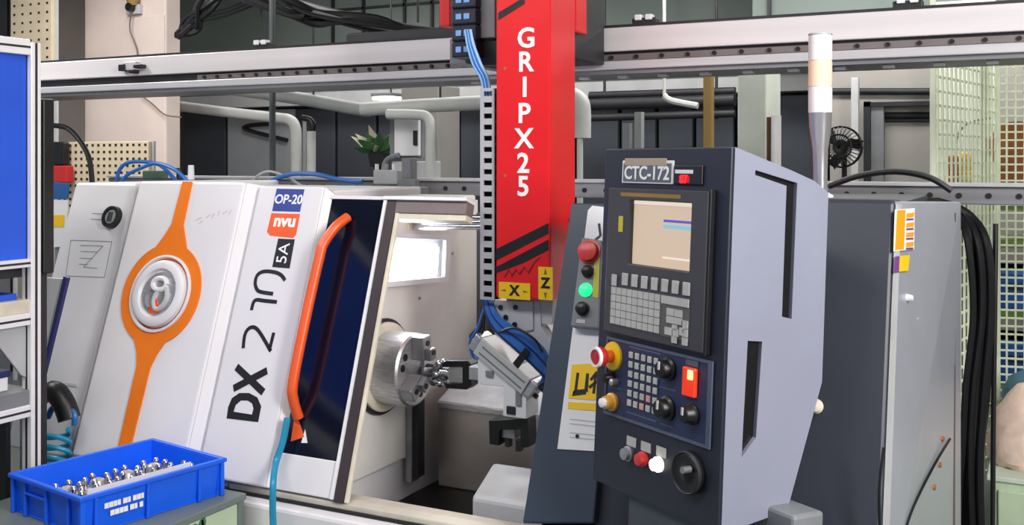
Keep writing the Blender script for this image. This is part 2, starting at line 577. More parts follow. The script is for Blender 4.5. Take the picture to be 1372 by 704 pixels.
fp = PY(1126, 197, 5.6)
fan = thing('pedestal_fan', 'black caged pedestal fan behind the signal tower', 'fan', (fp.x, 5.7, 0))
fr = .105
m = MB()
for k in range(30):
    a = 2 * math.pi * k / 30
    d = Vector((math.cos(a), 0, math.sin(a)))
    m.tube([fp + Vector((0, -.05, 0)) + d * .01, fp + Vector((0, -.05, 0)) + d * fr * .6, fp + d * fr], .003, 4, 2)
for rr, yy in ((fr, 0), (fr * .6, -.05), (fr, .03)):
    m.tube([fp + Vector((rr * math.cos(a), yy, rr * math.sin(a))) for a in [2 * math.pi * k / 20 for k in range(21)]], .005, 5, 0)
stuff(m.build('cage', M_black, fan))
for k in range(3):
    m = MB(); a = k * 2.094 + .4
    q = Matrix.Rotation(a, 3, 'Y')
    m.add([fp + q @ Vector(v) for v in ((.01, .0, .01), (.09, .015, .02), (.095, -.005, .075), (.03, -.02, .06), (.01, .005, .012), (.09, .02, .022), (.095, 0, .077), (.03, -.015, .062))],
          [(0, 1, 2, 3), (7, 6, 5, 4), (0, 4, 5, 1), (1, 5, 6, 2), (2, 6, 7, 3), (3, 7, 4, 0)])
    m.build('blade', M_dark, fan)
MB().cyl(fp + Vector((0, .0, 0)), fp + Vector((0, .14, 0)), .04, .03, 14).build('motor', M_black, fan, smooth=True)
MB().cyl((fp.x, 5.72, 0.03), (fp.x, 5.72, fp.z - .02), .014, seg=10).build('pole', M_black, fan)
MB().cyl((fp.x, 5.72, 0), (fp.x, 5.72, .04), .17, seg=20).build('base', M_black, fan, smooth=True)

# ceiling cable tray with loose black cables, upper left
ct = thing('cable_tray', 'grey overhead cable tray with tangled black cables above the beam', 'cable tray', PY(430, 0, 5.2))
MB().tube([PY(330, -18, 5.2), PY(430, 12, 5.2), PY(520, 32, 5.2), PY(600, 45, 5.2)], .022, 8, 4).build('rail', M_alud, ct, smooth=True)
for i in range(13):
    j = lambda s: random.uniform(-s, s)
    m = MB().tube([PY(300 + j(40), -22 + j(8), 5.15 + j(.1)), PY(380 + j(15), 8 + j(14), 5.15 + j(.1)), PY(430 + j(20), 22 + j(13), 5.15 + j(.08)), PY(490 + j(20), 32 + j(10), 5.15 + j(.08)), PY(560 + j(15), 43 + j(6), 5.1), PY(625, 47 + j(7), 5.0)], random.uniform(.012, .02), 6, 5)
    m.build('cable', M_rubber, ct, smooth=True)
MB().box(PY(470, 50, 4.9).x, PY(625, 50, 4.9).x, 4.85, 5.15, PY(560, 56, 4.9).z, PY(560, 40, 4.9).z).build('tray_base', M_dark, ct, bevel=.01)
for i in range(2):
    p = PY((350, 560)[i], 30, 5.3)
    MB().cyl(p, (p.x, p.y, 3.6), .008, seg=8).build('hanger', M_dark, ct)
cb = thing('cable_coil', 'thick coil of black cables hanging beside the pale pillar at the top', 'cable', PY(262, 10, 5.4))
for i in range(10):
    j = lambda s: random.uniform(-s, s)
    MB().tube([PY(240 + j(4), 46 + i * .5, 5.3 + j(.1)), PY(258 + j(10), 32 + j(8), 5.3), PY(278 + j(12), 5 + j(8), 5.3 + j(.1)), PY(300 + j(20), -30, 5.3)], .02, 6, 5).build('cable', M_rubber, cb, smooth=True)
for i in range(3):
    tag(MB().tube([PY(250, 22 + i * 5, 5.6), PY(300, 12 + i * 5, 5.6), PY(340 + i * 8, -4 + i * 2, 5.6)], .008, 6, 5).build('cable', M_rubber, smooth=True),
        'thin black cable sagging from the coil to the cable tray, %s of three' % ('upper', 'middle', 'lower')[i], 'cable', 'sagging thin cables')
p = PY(365, 60, 4.6)
hr = thing('hanging_rod', 'thin dark upright rod from the ceiling passing behind the aluminium beam', 'rod', (p.x, 4.6, 0))
MB().cyl((p.x, 4.6, 1.0), (p.x, 4.6, 3.6), .018, seg=10).build('rod', mat('rod_grey', (92, 98, 100), .4, .5), hr, smooth=True)
MB().box(p.x - .06, p.x + .06, 4.54, 4.66, 0, 1.0).build('pedestal', M_dark, hr)

# fence on the right and what stands behind it
fA = PY(1250, 150, 4.75); fB = PY(1337, 150, 5.7); fC = PY(1420, 150, 5.75)
fe = thing('mesh_fence', 'pale green wire mesh fence at the right edge behind the gantry beam', 'fence', (fB.x, fB.y, 0))


def mesh_panel(a, b, z0, z1, pitch, r):
    m = MB()
    d = Vector((b.x - a.x, b.y - a.y, 0)); L = d.length; d.normalize()
    n = Vector((-d.y, d.x, 0))
    def bar(s0, s1, za, zb, o):
        p = Vector((a.x, a.y, 0)) + d * s0 + n * o
        q = Vector((a.x, a.y, 0)) + d * s1 + n * o
        m.add([p + Vector((0, 0, za)) - n * r, q + Vector((0, 0, za)) - n * r, q + Vector((0, 0, zb)) - n * r, p + Vector((0, 0, zb)) - n * r,
               p + Vector((0, 0, za)) + n * r, q + Vector((0, 0, za)) + n * r, q + Vector((0, 0, zb)) + n * r, p + Vector((0, 0, zb)) + n * r],
              [(0, 1, 2, 3), (7, 6, 5, 4), (0, 4, 5, 1), (1, 5, 6, 2), (2, 6, 7, 3), (3, 7, 4, 0)])
    k = 0
    while k * pitch < L:
        bar(k * pitch - r, k * pitch + r, z0, z1, 0); k += 1
    k = 0
    while z0 + k * pitch < z1:
        bar(0, L, z0 + k * pitch - r, z0 + k * pitch + r, r * 1.5); k += 1
    return m


stuff(mesh_panel(fA, fB, .1, 2.25, .062, .0045).build('wire_mesh', M_mesh, fe))
stuff(mesh_panel(fB, fC, .1, 2.35, .040, .0042).build('wire_mesh', M_mesh, fe))
for q in (fA, fB, fC):
    box('post', q.x - .012, q.x + .012, q.y - .012, q.y + .012, 0, 2.35, M_mesh, fe, .003)
# pale backing board and shelving behind
shf = thing('storage_shelf', 'pale green storage shelf unit seen through the wire mesh fence', 'shelf', (.25, 6.6, 0))
sx0, sx1 = PY(1318, 300, 6.4).x, 1.0
for py_ in (420, 325, 275, 520):
    z = PY(1350, py_, 6.4).z
    box('shelf_board', sx0, sx1, 6.4, 6.9, z - .03, z + .01, mat('shelf_green', (140, 170, 90), .5), shf, .004)
for x in (sx0, sx1):
    for y in (6.4, 6.88):
        box('upright', x - .02, x + .02, y - .02, y + .02, 0, 2.3, M_lgreen, shf)
struct(box('wall_partition', PY(1252, 150, 7.1).x, PY(1334, 150, 7.1).x, 7.1, 7.15, 0, 2.6, mat('board_pale', (206, 212, 200), .7, var=.05)))
zc = PY(1350, 420, 6.4).z + .012
cratez = [(PY(1350, 418, 6.4).z + .012, .22), (PY(1350, 518, 6.4).z + .012, .24)]
for k, (z, h) in enumerate(cratez):
    for i in range(3):
        x = sx0 + .04 + i * .3
        c = thing('storage_crate', 'blue storage crate on the green shelf behind the fence, %s board, %s' % (('upper', 'lower')[k], ('end one', 'middle one', 'innermost one')[i]), 'crate', (x + .13, 6.55, z), 'blue crates behind the fence')
        box('body', x, x + .26, 6.43, 6.8, z, z + h, mat('crate_far_blue', (40, 110, 215), .4, var=.08), c, .01)
        box('rim', x - .008, x + .268, 6.42, 6.81, z + h - .03, z + h, mat('crate_far_light', (80, 150, 230), .4), c, .006)
        box('handle', x + .08, x + .18, 6.415, 6.43, z + h * .5, z + h * .65, M_navy, c)
# brown roll on the wall, yellow object
rb = PY(1362, 197, 6.3)
t = thing('cable_reel', 'round brown cable reel behind the mesh fence at the right edge', 'reel', (rb.x, 6.4, PY(1355, 275, 6.4).z + .01))
M_brown = mat('reel_brown', (168, 100, 50), .6, var=.1)
MB().cyl(rb + Vector((0, 0, 0)), rb + Vector((0, .05, 0)), .14, seg=28).build('flange', M_brown, t, smooth=True)
MB().cyl(rb + Vector((0, .05, 0)), rb + Vector((0, .2, 0)), .1, seg=24).build('drum', mat('reel_core', (120, 74, 40), .6), t, smooth=True)
MB().cyl(rb + Vector((0, .2, 0)), rb + Vector((0, .25, 0)), .14, seg=28).build('flange', M_brown, t, smooth=True)
MB().box(rb.x - .1, rb.x + .1, 6.32, 6.5, PY(1355, 275, 6.4).z + .01, rb.z - .09).build('cradle', M_brown, t)
p = PY(1283, 228, 6.1)
t = thing('tool_box', 'yellow and brown motor unit behind the fence above the grey rail', 'motor', (p.x, 6.2, 0))
m = MB(); ybox(m, 1268, 208, 1284, 252, 6.1, .15); m.build('end_cover', M_brown, t, bevel=.02)
m = MB(); ybox(m, 1282, 204, 1301, 252, 6.1, .15); m.build('housing', M_yellow, t, bevel=.03)
for i in range(4):
    m = MB(); ybox(m, 1284, 211 + i * 9, 1304, 214 + i * 9, 6.08, .02); m.build('fin', mat('yellow_pale', (240, 220, 110), .5), t)
m = MB(); ybox(m, 1274, 252, 1296, 800, 6.12, .1); m.build('stand', M_grey, t)
tag(MB().tube([PY(1280, 206, 6.15), PY(1284, 180, 6.15), PY(1300, 164, 6.15), PY(1330, 158, 6.15)], .006, 6).build('wire', M_grey, smooth=True), 'thin grey wire arching above the yellow motor behind the fence', 'wire')

# pale green cabinet with sack, lower right
z = PY(1350, 640, 4.45).z
gc = thing('green_cabinet', 'pale green low cabinet at the lower right corner, under the peach sack', 'cabinet', (.2, 4.7, 0))
x0 = PY(1326, 660, 4.45).x
box('body', x0, .6, 4.45, 5.0, 0.04, z - .02, M_lgreen, gc, .006)
box('top', x0 - .01, .61, 4.44, 5.01, z - .02, z, mat('cabinet_top', (205, 216, 200), .5), gc, .004)
box('door', x0 + .03, x0 + .32, 4.435, 4.45, .08, z - .05, M_lgreen, gc, .004)
box('plinth', x0 + .02, .58, 4.47, 4.98, 0, .04, M_dark, gc)
sc = PY(1352, 600, 4.2)
m = MB()
prof = [(0, 0), (0, .13), (.02, .15), (.08, .145), (.15, .12), (.2, .075), (.235, .04), (.245, 0)]
SX = x0 + .13
m.lathe((SX, 4.68, z + .001), (0, 0, 1), [(h * 1.35, r * 1.0) for h, r in prof], 26)
for v in m.v:
    f_ = 1 + .06 * math.sin(9 * math.atan2(v.y - 4.68, v.x - SX) + v.z * 30)
    v.x = SX + (v.x - SX) * f_
    v.y = 4.68 + (v.y - 4.68) * f_
tag(m.build('sack', mat('sack_peach', (244, 216, 198), .8, var=.1, scale=14, bump=.6), smooth=True), 'crumpled peach cloth sack on the pale green cabinet', 'sack')
p = PY(1362, 505, 5.3)
tag(MB().lathe((p.x + .1, 5.3, 0), (0, 0, 1), [(0, 0), (0, .16), (p.z - .06, .16), (p.z, .13), (p.z + .04, .06), (p.z + .05, 0)], 22).build('drum', mat('drum_teal', (50, 100, 120), .5), smooth=True), 'dull teal drum behind the peach sack', 'drum')

# ================================================================== GANTRY
gb = thing('gantry_beam', 'long aluminium gantry beam spanning the picture above the lathe', 'beam', (-2.5, 4.0, 0))
yb = 3.9
bx0, bx1 = -5.6, 1.2
box('beam_body', bx0, bx1, yb, yb + .17, 2.035, 2.13, mat('beam_face', (222, 216, 218), .4, .15, .05, 3, stretch=(.3, 1, 5)), gb, .004)
box('top_rail', bx0, bx1, yb + .01, yb + .05, 2.13, 2.142, M_dark, gb)
box('hole_strip', bx0, bx1, yb + .025, yb + .16, 1.995, 2.035, M_dark, gb)
stripf = XZ(yb + .022)
x = bx0 + .1
m = MB()
MH = mat('strip_grey', (120, 112, 112), .5, .3)
box('strip_face', -3.75, bx1, yb + .015, yb + .025, 2.0, 2.024, MH, gb)
x = -3.7
while x < bx1:
    MB().cyl((x, yb + .016, 2.012), (x, yb + .006, 2.012), .0085, seg=8).build('bolt', M_hole, gb)
    x += .082 if x < -1.7 else .105
box('flange', bx0, bx1, yb - .012, yb + .17, 1.962, 1.996, M_alu, gb, .004)
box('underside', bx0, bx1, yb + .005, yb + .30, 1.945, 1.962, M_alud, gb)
x = -2.2
while x < bx1:
    box('clip', x - .02, x + .02, yb + .06, yb + .1, 1.932, 1.945, M_lgrey, gb, .003)
    x += .17
# bracket left, sensor blocks on top
p = PY(172, 89, yb)
m = MB(); ybox(m, 163, 83, 182, 94, yb - .03, .03)
m.build('sensor_bracket', M_lgrey, gb, bevel=.004)
m = MB(); ybox(m, 158, 86, 166, 95, yb - .04, .04); ybox(m, 178, 86, 188, 91, yb - .04, .04); ybox(m, 172, 93, 179, 98, yb - .04, .04)
m.build('sensor', M_black, gb, bevel=.004)
for px in (345, 860, 1215):
    x = PY(px, 60, yb).x
    box('sensor_base', x - .05, x + .05, yb + .02, yb + .07, 2.14, 2.165, M_dark, gb, .004)
    for dx in (-.022, .022):
        box('sensor_head', x + dx - .014, x + dx + .014, yb + .01, yb + .05, 2.155, 2.178, M_paper, gb, .004)
for x in (bx0 + .2, bx1 - .2):
    box('support_post', x - .08, x + .08, yb + .02, yb + .16, 0, 1.945, M_grey, gb)

# lower rail behind the machine
lr = thing('guide_rail', 'grey lower guide rail with a row of bolt holes behind the lathe top', 'rail', (-2.0, 4.5, 0))
yr = 4.4
zt, zb = PY(600, 243, yr).z, PY(600, 262, yr).z
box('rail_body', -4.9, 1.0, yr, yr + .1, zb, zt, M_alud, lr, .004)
box('top_lip', -4.9, 1.0, yr - .02, yr + .1, zt, zt + .015, M_lgrey, lr, .003)
x = -4.6
while x < 1:
    MB().cyl((x, yr + .002, (zb + zt) / 2), (x, yr - .006, (zb + zt) / 2), .011, seg=10).build('bolt', M_hole, lr)
    x += .105
for x in (-4.7, .7):
    box('support_post', x - .05, x + .05, yr + .02, yr + .1, 0, zb, M_grey, lr)

# ------- loader arm: red column, gripper
cy0 = 3.3
LA = thing('loader_arm', 'red gantry loader column with white lettering and a gripper at its foot', 'loader', (-1.65, 3.42, 1.0))
rx0, rx1 = PY(664.5, 200, cy0).x, PY(737, 200, cy0).x
ry1 = PX(771, 200, rx1).y
zbot = PY(690, 400, cy0).z
red = box('column', rx0, rx1, cy0, ry1, zbot, 2.75, M_red, LA, .006)
rf = XZ(cy0)
q = lambda a, b: (lambda p: (p.x, p.z))(PY(a, b, cy0))
for name, pts in (('stripe', [(665, 334), (735, 299), (735, 313), (665, 349)]), ('stripe', [(665, 358), (735, 321), (735, 335), (700, 353), (665, 366)]),
                  ('stripe', [(668, 17), (703, -4), (703, 5), (668, 27)])):
    MB().prism([(min(max(a, rx0 + .001), rx1 - .001), b) for a, b in (q(*t) for t in pts)], rf, .0, .002).build(name, M_ink, LA)
for i, (ch, py_) in enumerate(zip('GRIPX25', (52, 84, 118, 153, 187, 220, 251))):
    p = PY((705, 704, 703, 702, 702, 701, 701)[i], py_, cy0 - .001)
    text(ch, .098, p, (1, 0, 0), (0, 0, 1), M_wink, 'letter', LA, .0012, .0022)
# flange at upper right of column
fx = PX(787, 20, rx1).y
box('flange', rx1 - .02, rx1, ry1, fx, PX(778, 45, rx1).z, 2.75, M_red, LA, .008)
box('back_plate', rx0 + .02, rx1 - .03, ry1, yb - .02, 1.98, 2.4, M_dark, LA, .005)
# vent/holes along the left edge
for py_ in (92, 236):
    p = PY(677, py_, cy0); MB().cyl(p, p + Vector((0, -.003, 0)), .006, seg=8).build('screw', M_brown, LA)
p = PY(760, 297, cy0 + .1)
MB().cyl((rx1, cy0 + .17, p.z), (rx1 + .03, cy0 + .17, p.z), .012, seg=10).build('bolt', M_black, LA)
# yellow axis signs
def sign(a, b, c, d, ch, arrows):
    p, r_ = q(a, (b + d) / 2), q(c, (b + d) / 2)
    t, u = q((a + c) / 2, b), q((a + c) / 2, d)
    s_ = MB().prism(rect(p[0], r_[0], u[1], t[1]), rf, 0, .004).build('axis_sign', M_yellow, LA)
    lbl(s_, 'yellow sign lettered ' + ch)
    text(ch, .05, ((p[0] + r_[0]) / 2, cy0 - .0045, (t[1] + u[1]) / 2), (1, 0, 0), (0, 0, 1), M_ink, 'letter', s_, .0008, .002)
    cx, cz = (p[0] + r_[0]) / 2, (t[1] + u[1]) / 2
    for sg in (-1, 1):
        m = MB()
        if arrows == 'h':
            m.prism([(cx + sg * .035, cz - .004), (cx + sg * .035, cz + .004), (cx + sg * .055, cz)], rf, .004, .005)
        else:
            m.prism([(cx - .006, cz + sg * .032), (cx + .006, cz + sg * .032), (cx, cz + sg * .055)], rf, .004, .005)
        m.build('arrow', mat('arrow_ochre', (140, 110, 20), .5), s_)



sign(669, 379, 711, 401, 'X', 'h')
sign(722, 358, 741, 402, 'Z', 'v')
# red script on lower column (scribble, dark)
m = MB()
sc_ = [q(a, b) for a, b in ((676, 372), (682, 362), (686, 370), (692, 361), (696, 368), (703, 358), (708, 366), (716, 352), (724, 345))]
m.ribbon(sc_, .004, rf, .0005, .0015).build('scribble', mat('dark_red', (120, 10, 14), .5), LA)
# slotted duct
dx0, dx1 = PY(644, 250, cy0 + .02).x, PY(663, 250, cy0 + .02).x
zt, zb = PY(655, 118, cy0 + .02).z, PY(655, 402, cy0 + .02).z
holes = []
n = 19
for i in range(n):
    z = zb + (zt - zb) * (i + .5) / n
    holes.append(rect(dx0 + .014, dx1 - .010, z - .0095, z + .0085))
du = MB().prism(rect(dx0, dx1, zb, zt), XZ(cy0 + .02), 0, .004, holes).build('cable_duct', M_duct, LA)
MB().box(dx0, dx0 + .004, cy0 + .02, cy0 + .07, zb, zt).build('duct_wall', M_duct, du)
MB().box(dx0 + .004, dx1, cy0 + .045, cy0 + .07, zb, zt).build('duct_back', M_hole, du)
# drag chain + blue hoses at the top
cc = MB()
for i in range(5):
    z0 = PY(625, 78 - i * 22, cy0 + .1).z
    xa, xb = PY(608, 40, cy0 + .1).x, PY(641, 40, cy0 + .1).x
    lk_ = box('chain_link', xa, xb, cy0 + .08, cy0 + .16, z0, z0 + .062, mat('chain_navy', (20, 24, 40), .4), LA, .008)
    for dx in (-.022, .012):
        cx = (xa + xb) / 2 + dx
        box('link_window', cx - .010, cx + .014, cy0 + .076, cy0 + .08, z0 + .02, z0 + .042, mat('link_blue', (120, 160, 215), .3), lk_, .003)
box('chain_guard', PY(592, 20, cy0 + .15).x, PY(606, 20, cy0 + .15).x, cy0 + .13, cy0 + .2, PY(600, 36, cy0 + .15).z, 2.75, M_red, LA, .004)
box('bracket', PY(640, 20, cy0 + .15).x, PY(668, 20, cy0 + .15).x, cy0 + .12, cy0 + .3, PY(655, 52, cy0 + .15).z, 2.75, M_grey, LA, .004)
box('bracket', PY(638, 20, cy0 + .15).x, PY(668, 20, cy0 + .15).x, cy0 + .14, cy0 + .4, PY(655, 88, cy0 + .15).z, PY(655, 55, cy0 + .15).z, M_black, LA, .004)
box('chain_anchor', PY(604, 70, cy0 + .2).x, PY(626, 70, cy0 + .2).x, cy0 + .19, yb - .02, PY(615, 86, cy0 + .2).z, PY(615, 52, cy0 + .2).z, M_grey, LA, .004)
for i in range(7):
    o = (i - 3) * .007
    MB().tube([PY(624 + i, 40, cy0 + .07), PY(627 + i * 1.2, 60, cy0 + .06), PY(634 + i * 1.6, 85, cy0 + .05), PY(645 + i * 1.4, 105, cy0 + .05), PY(650 + i * 1.1, 130, cy0 + .04)], .0065, 7, 5).build('hose', M_hose if i % 3 else mat('pale_hose', (150, 190, 225), .35), LA, smooth=True)

# gripper head under the column
gy = 3.36
gq = lambda a, b: (lambda p: (p.x, p.z))(PY(a, b, gy))
gp = [gq(*t) for t in ((665, 402), (748, 402), (748, 412), (700, 412), (722, 445), (736, 462), (712, 470), (690, 452), (664, 436))]
plate = MB().prism([gq(*t) for t in ((664, 403), (716, 403), (716, 442), (690, 447), (664, 436))], XZ(gy), 0, .012).build('mount_plate', M_lgrey, LA, bevel=.002)
for a, b in ((671, 412), (691, 412), (690, 435), (678, 425)):
    p = PY(a, b, gy - .012); MB().cyl(p, p + Vector((0, -.006, 0)), .009, seg=10).build('bolt', M_black, plate)
MB().prism([gq(*t) for t in ((700, 403), (724, 403), (726, 438), (748, 474), (736, 480), (702, 448))], XZ(gy + .05), 0, .055).build('wrist_bracket', M_lgrey, LA, bevel=.003)
box('mount_block', rx0 + .01, rx1 - .02, gy + .0, gy + .12, PY(690, 432, gy).z, zbot, M_lgrey, LA, .003)
# rotary actuator: slanting body
a0, a1 = PY(657, 464, gy), PY(716, 514, gy)
ax = (a1 - a0).normalized(); up = Vector((0, -1, 0)).cross(ax)
def AF(s, t, u): return a0 + ax * s + up * t + Vector((0, -u, 0))
L = (a1 - a0).length
box('actuator', -.02, L, -.034, .034, -.03, .07, mat('actuator_silver', (206, 206, 204), .4, .2, .05), LA, .004, fn=lambda s, t, u: AF(s, t, u))
for t in (-.016, .010):
    box('actuator_groove', -.0, L * .95, t - .003, t + .003, .066, .0715, M_grey, LA, fn=lambda s, t, u: AF(s, t, u))
box('end_cap', L, L + .03, -.033, .033, -.025, .065, M_steel, LA, .006, fn=lambda s, t, u: AF(s, t, u))
box('end_cap', -.05, -.02, -.032, .032, -.025, .065, M_steel, LA, .006, fn=lambda s, t, u: AF(s, t, u))
for t in (-.02, .02):
    MB().cyl(AF(L + .03, t, .03), AF(L + .045, t, .03), .009, seg=10).build('bolt', M_dark, LA)
# left gripper (towards the chuck)
gy2 = 3.36
def gb_(a, b, c, d, y, dep, name, m, bev=.003):
    mm = MB(); ybox(mm, a, b, c, d, y, dep); return mm.build(name, m, LA, bevel=bev)
gb_(640, 484, 694, 518, gy2 - .05, .08, 'gripper_body', M_paper)
gb_(628, 492, 645, 510, gy2 - .04, .08, 'gripper_slide', M_steel)
gb_(650, 497, 660, 506, gy2 - .058, .01, 'clamp', M_steel2)
gb_(672, 488, 682, 496, gy2 - .058, .01, 'clamp', M_dark)
MB().prism([gq(*t) for t in ((594, 487), (599, 483), (628, 483), (633, 488), (633, 517), (626, 522), (598, 520), (598, 514), (621, 513), (621, 491), (594, 492))], XZ(gy2 + .05), 0, .06).build('gripper_jaw', M_black, LA, bevel=.003)
gb_(601, 491, 621, 514, gy2 - .002, .05, 'jaw_pad', M_steel)
MB().prism([gq(*t) for t in ((612, 476), (655, 478), (650, 490), (618, 484))], XZ(gy2 + .16), 0, .05).build('gripper_jaw', M_black, LA, bevel=.003)
# lower gripper (pointing down)
gb_(674, 508, 705, 560, gy2 - .055, .10, 'gripper_body', M_paper)
gb_(678, 545, 690, 556, gy2 - .061, .008, 'clamp', M_dark)
gb_(690, 520, 698, 545, gy2 - .061, .008, 'clamp', M_steel2)
MB().prism([gq(*t) for t in ((658, 562), (710, 560), (712, 598), (700, 600), (700, 574), (672, 575), (672, 596), (659, 594))], XZ(gy2 + .05), 0, .07).build('gripper_jaw', M_black, LA, bevel=.003)
gb_(672, 575, 690, 588, gy2 - .0, .05, 'jaw_pad', M_steel2)
gb_(676, 586, 682, 600, gy2 - .0, .03, 'finger', M_dark); gb_(690, 590, 697, 606, gy2 - .0, .03, 'finger', M_dark)
# blue hoses round the gripper
for i in range(8):
    e = i * .8
    MB().tube([PY(648 + i * 1.4, 398, gy + .0), PY(652 + i * 1.7, 420, gy - .02), PY(664 + i * 2.2, 442 - i, gy - .045), PY(690 + i * 2.2, 466 - i * 2.2, gy - .06), PY(716 + i * 1.6, 490 - i * 3, gy - .05), PY(733, 510 - i * 3, gy - .02), PY(731 - i, 528 - i, gy)], .0085, 7, 5).build('hose', M_hose if i % 4 else mat('navy_hose', (24, 44, 96), .35), LA, smooth=True)
for i in range(3):
    MB().tube([PY(650, 410, gy), PY(640 + i * 4, 440, gy - .03), PY(630 + i * 6, 458, gy - .03), PY(636 + i * 8, 480, gy - .02), PY(655 + i * 4, 478, gy - .02)], .006, 6, 5).build('hose', (M_hose, M_rubber, M_rubber)[i], LA, smooth=True)
MB().tube([PY(668, 446, gy - .05), PY(690, 440, gy - .1), PY(716, 455, gy - .1), PY(727, 472, gy - .07)], .005, 6, 5).build('hose', M_rubber, LA, smooth=True)
MB().prism([gq(*t) for t in ((700, 482), (716, 462), (722, 468), (707, 489))], XZ(gy - .07), 0, .008).build('hose_strap', M_black, LA)

# ================================================================== LATHE
LT = thing('cnc_lathe', 'white and slate slant-front lathe with open door, chuck and orange trim', 'lathe', (-2.2, 3.6, 0))
XL, XR = -3.84, -.39
# base body
def profile_prism(name, prof, x0, x1, m, bevel=.004):
    return MB().prism(prof, lambda y, z, w_: Vector((w_, y, z)), x0, x1).build(name, m, LT, bevel=bevel)


ysill = 2.93
zs = .425
profile_prism('base', [(2.98, 0), (2.98, zs - .02), (4.2, zs - .02), (4.2, 0)], XL, -2.325, M_white)
profile_prism('base', [(2.98, 0), (2.98, .22), (4.2, .22), (4.2, 0)], -2.325, -1.4, M_white)
profile_prism('base', [(2.98, 0), (2.98, zs - .02), (4.2, zs - .02), (4.2, 0)], -1.4, XR - .02, M_navy)
profile_prism('front_skirt', [(2.86, .02), (2.86, .392), (2.98, .40), (2.98, .02)], -2.62, -1.42, M_white, .012)
profile_prism('sill', [(2.915, .405), (2.915, .427), (2.95, .435), (3.0, .435), (3.0, .405)], -2.64, -1.42, mat('sill_beige', (206, 198, 184), .5, var=.1), .004)
profile_prism('seal_strip', [(2.908, .398), (2.908, .408), (2.98, .408), (2.98, .398)], -2.64, -1.42, M_black, 0)
# headstock housing behind doors (left): box volume with leaning front
def slant_body(name, x0, x1, z0, z1, y1, m, w_=0.0):
    a, b = SL(0, z0, w_), SL(0, z1, w_)
    return profile_prism(name, [(a.y, a.z), (b.y, b.z), (y1, b.z), (y1, a.z)], x0, x1, m, .01)


zTop = 1.50
slant_body('end_housing', XL, -3.47, .41, zTop, 4.2, M_white2)
slant_body('housing', -3.47, -2.62, .41, zTop - .02, 4.2, M_white2, -.01)
slant_body('housing', -2.62, -2.325, .41, 1.45, 4.2, M_int, -.03)
# gauge + diagram on the end housing
gx, gz = PS(152, 292)
o_ = SL(gx, gz, 0)
nrm = Vector((0, -CA, SA)); upv = Vector((0, SA, CA))
dial = MB().lathe(o_, nrm, [(0, 0), (0, .05), (.022, .047), (.022, .036), (.014, .034), (.014, 0)], 28).build('dial', M_black, LT, smooth=True)
MB().lathe(o_ + nrm * .0145, nrm, [(0, 0), (0, .032), (.004, .03), (.004, 0)], 24).build('dial_face', M_grey, dial, smooth=True)
m = MB()
for i in range(3):
    m.box(gx - .014 + i * .01, gx - .009 + i * .01, gz - .02, gz + .02, .0185, .02, fn=lambda x, z, w_: SL(x, z, w_))
m.build('dial_slots', M_black, dial)
slf = lambda x, z, w_: SL(x, z, w_)
m = MB()
for dz in (.012, -.012):
    m.ribbon([PS(123, 290), PS(142, 291)], .003, lambda x, z, w_, d=dz: SL(x, z + d, w_), 0.0, .001)
for (a, b) in (((95, 322), (150, 324)), ((108, 329), (138, 330)), ((108, 337), (130, 338)), ((107, 346), (124, 347)), ((106, 354), (118, 355)), ((138, 330), (112, 358)), ((112, 358), (130, 360)),
               ((95, 322), (88, 370)), ((150, 324), (140, 372)), ((88, 370), (140, 372))):
    m.ribbon([PS(*a), PS(*b)], .0025, slf, 0, .001)
m.build('diagram_print', M_grey, LT)
box('plate', *[0] * 6, M_white, LT) if False else None
a, b = PS(88, 513), PS(103, 519)
MB().prism([(a[0], b[1]), (b[0], b[1]), (b[0], a[1]), (a[0], a[1])], slf, 0, .004).build('name_plate', M_lgrey, LT)

# left cover with the orange keyhole ring
WC = .05
c = [PS(102, 604, WC), PS(270, 604, WC), PS(340, 243, WC), PS(182, 243, WC)]
xl = (c[0][0] + c[3][0]) / 2; xr = (c[1][0] + c[2][0]) / 2
z0c, z1c = .425, (c[2][1] + c[3][1]) / 2
cover = MB().prism([(xl, z0c), (xr - .055, z0c), (xr - .055, z1c), (xl, z1c)], slf, -.02, WC).build('left_cover', M_white, LT, bevel=.012, seg=3)
# chamfered bright right edge
m = MB()
m.add([SL(xr - .055, z0c, WC - .004), SL(xr, z0c, .0), SL(xr, z1c, .0), SL(xr - .055, z1c, WC - .004), SL(xr - .055, z0c, -.02), SL(xr, z0c, -.02), SL(xr, z1c, -.02), SL(xr - .055, z1c, -.02)],
      [(0, 1, 2, 3), (7, 6, 5, 4), (0, 4, 5, 1), (1, 5, 6, 2), (2, 6, 7, 3), (3, 7, 4, 0)])
m.build('cover_edge', M_white, cover, bevel=.006)
rcx, rcz = PS(216, 394, WC)
R1 = .205
def ringpt(r, a): return (rcx + r * math.sin(a), rcz + r * math.cos(a) * CA)
def lf(x, z, w_): return SL(x, z, WC + w_)
xs_t, xs_b = PS(252, 245, WC)[0], PS(170, 590, WC)[0]
hw0, hw1 = .026, .036
zt_, zb_ = z1c - .004, z0c + .06
pts = [(xs_t - hw0, zt_), (xs_t + hw0, zt_), (xs_t + hw0 + .006, rcz + .27), (xs_t + .055, rcz + .225)]
n = 30
for i in range(n + 1):
    a = math.radians(24) + (math.pi - math.radians(48)) * i / n
    pts.append(ringpt(R1, a))
pts += [(xs_b + .055, rcz - .222), (xs_b + hw1, rcz - .275), (xs_b + hw1 - .004, zb_), (xs_b - hw1 + .004, zb_), (xs_b - hw1, rcz - .275), (xs_b - .055, rcz - .222)]
for i in range(n + 1):
    a = math.pi + math.radians(24) + (math.pi - math.radians(48)) * i / n
    pts.append(ringpt(R1, a))
pts += [(xs_t - .055, rcz + .225), (xs_t - hw0 - .006, rcz + .27)]
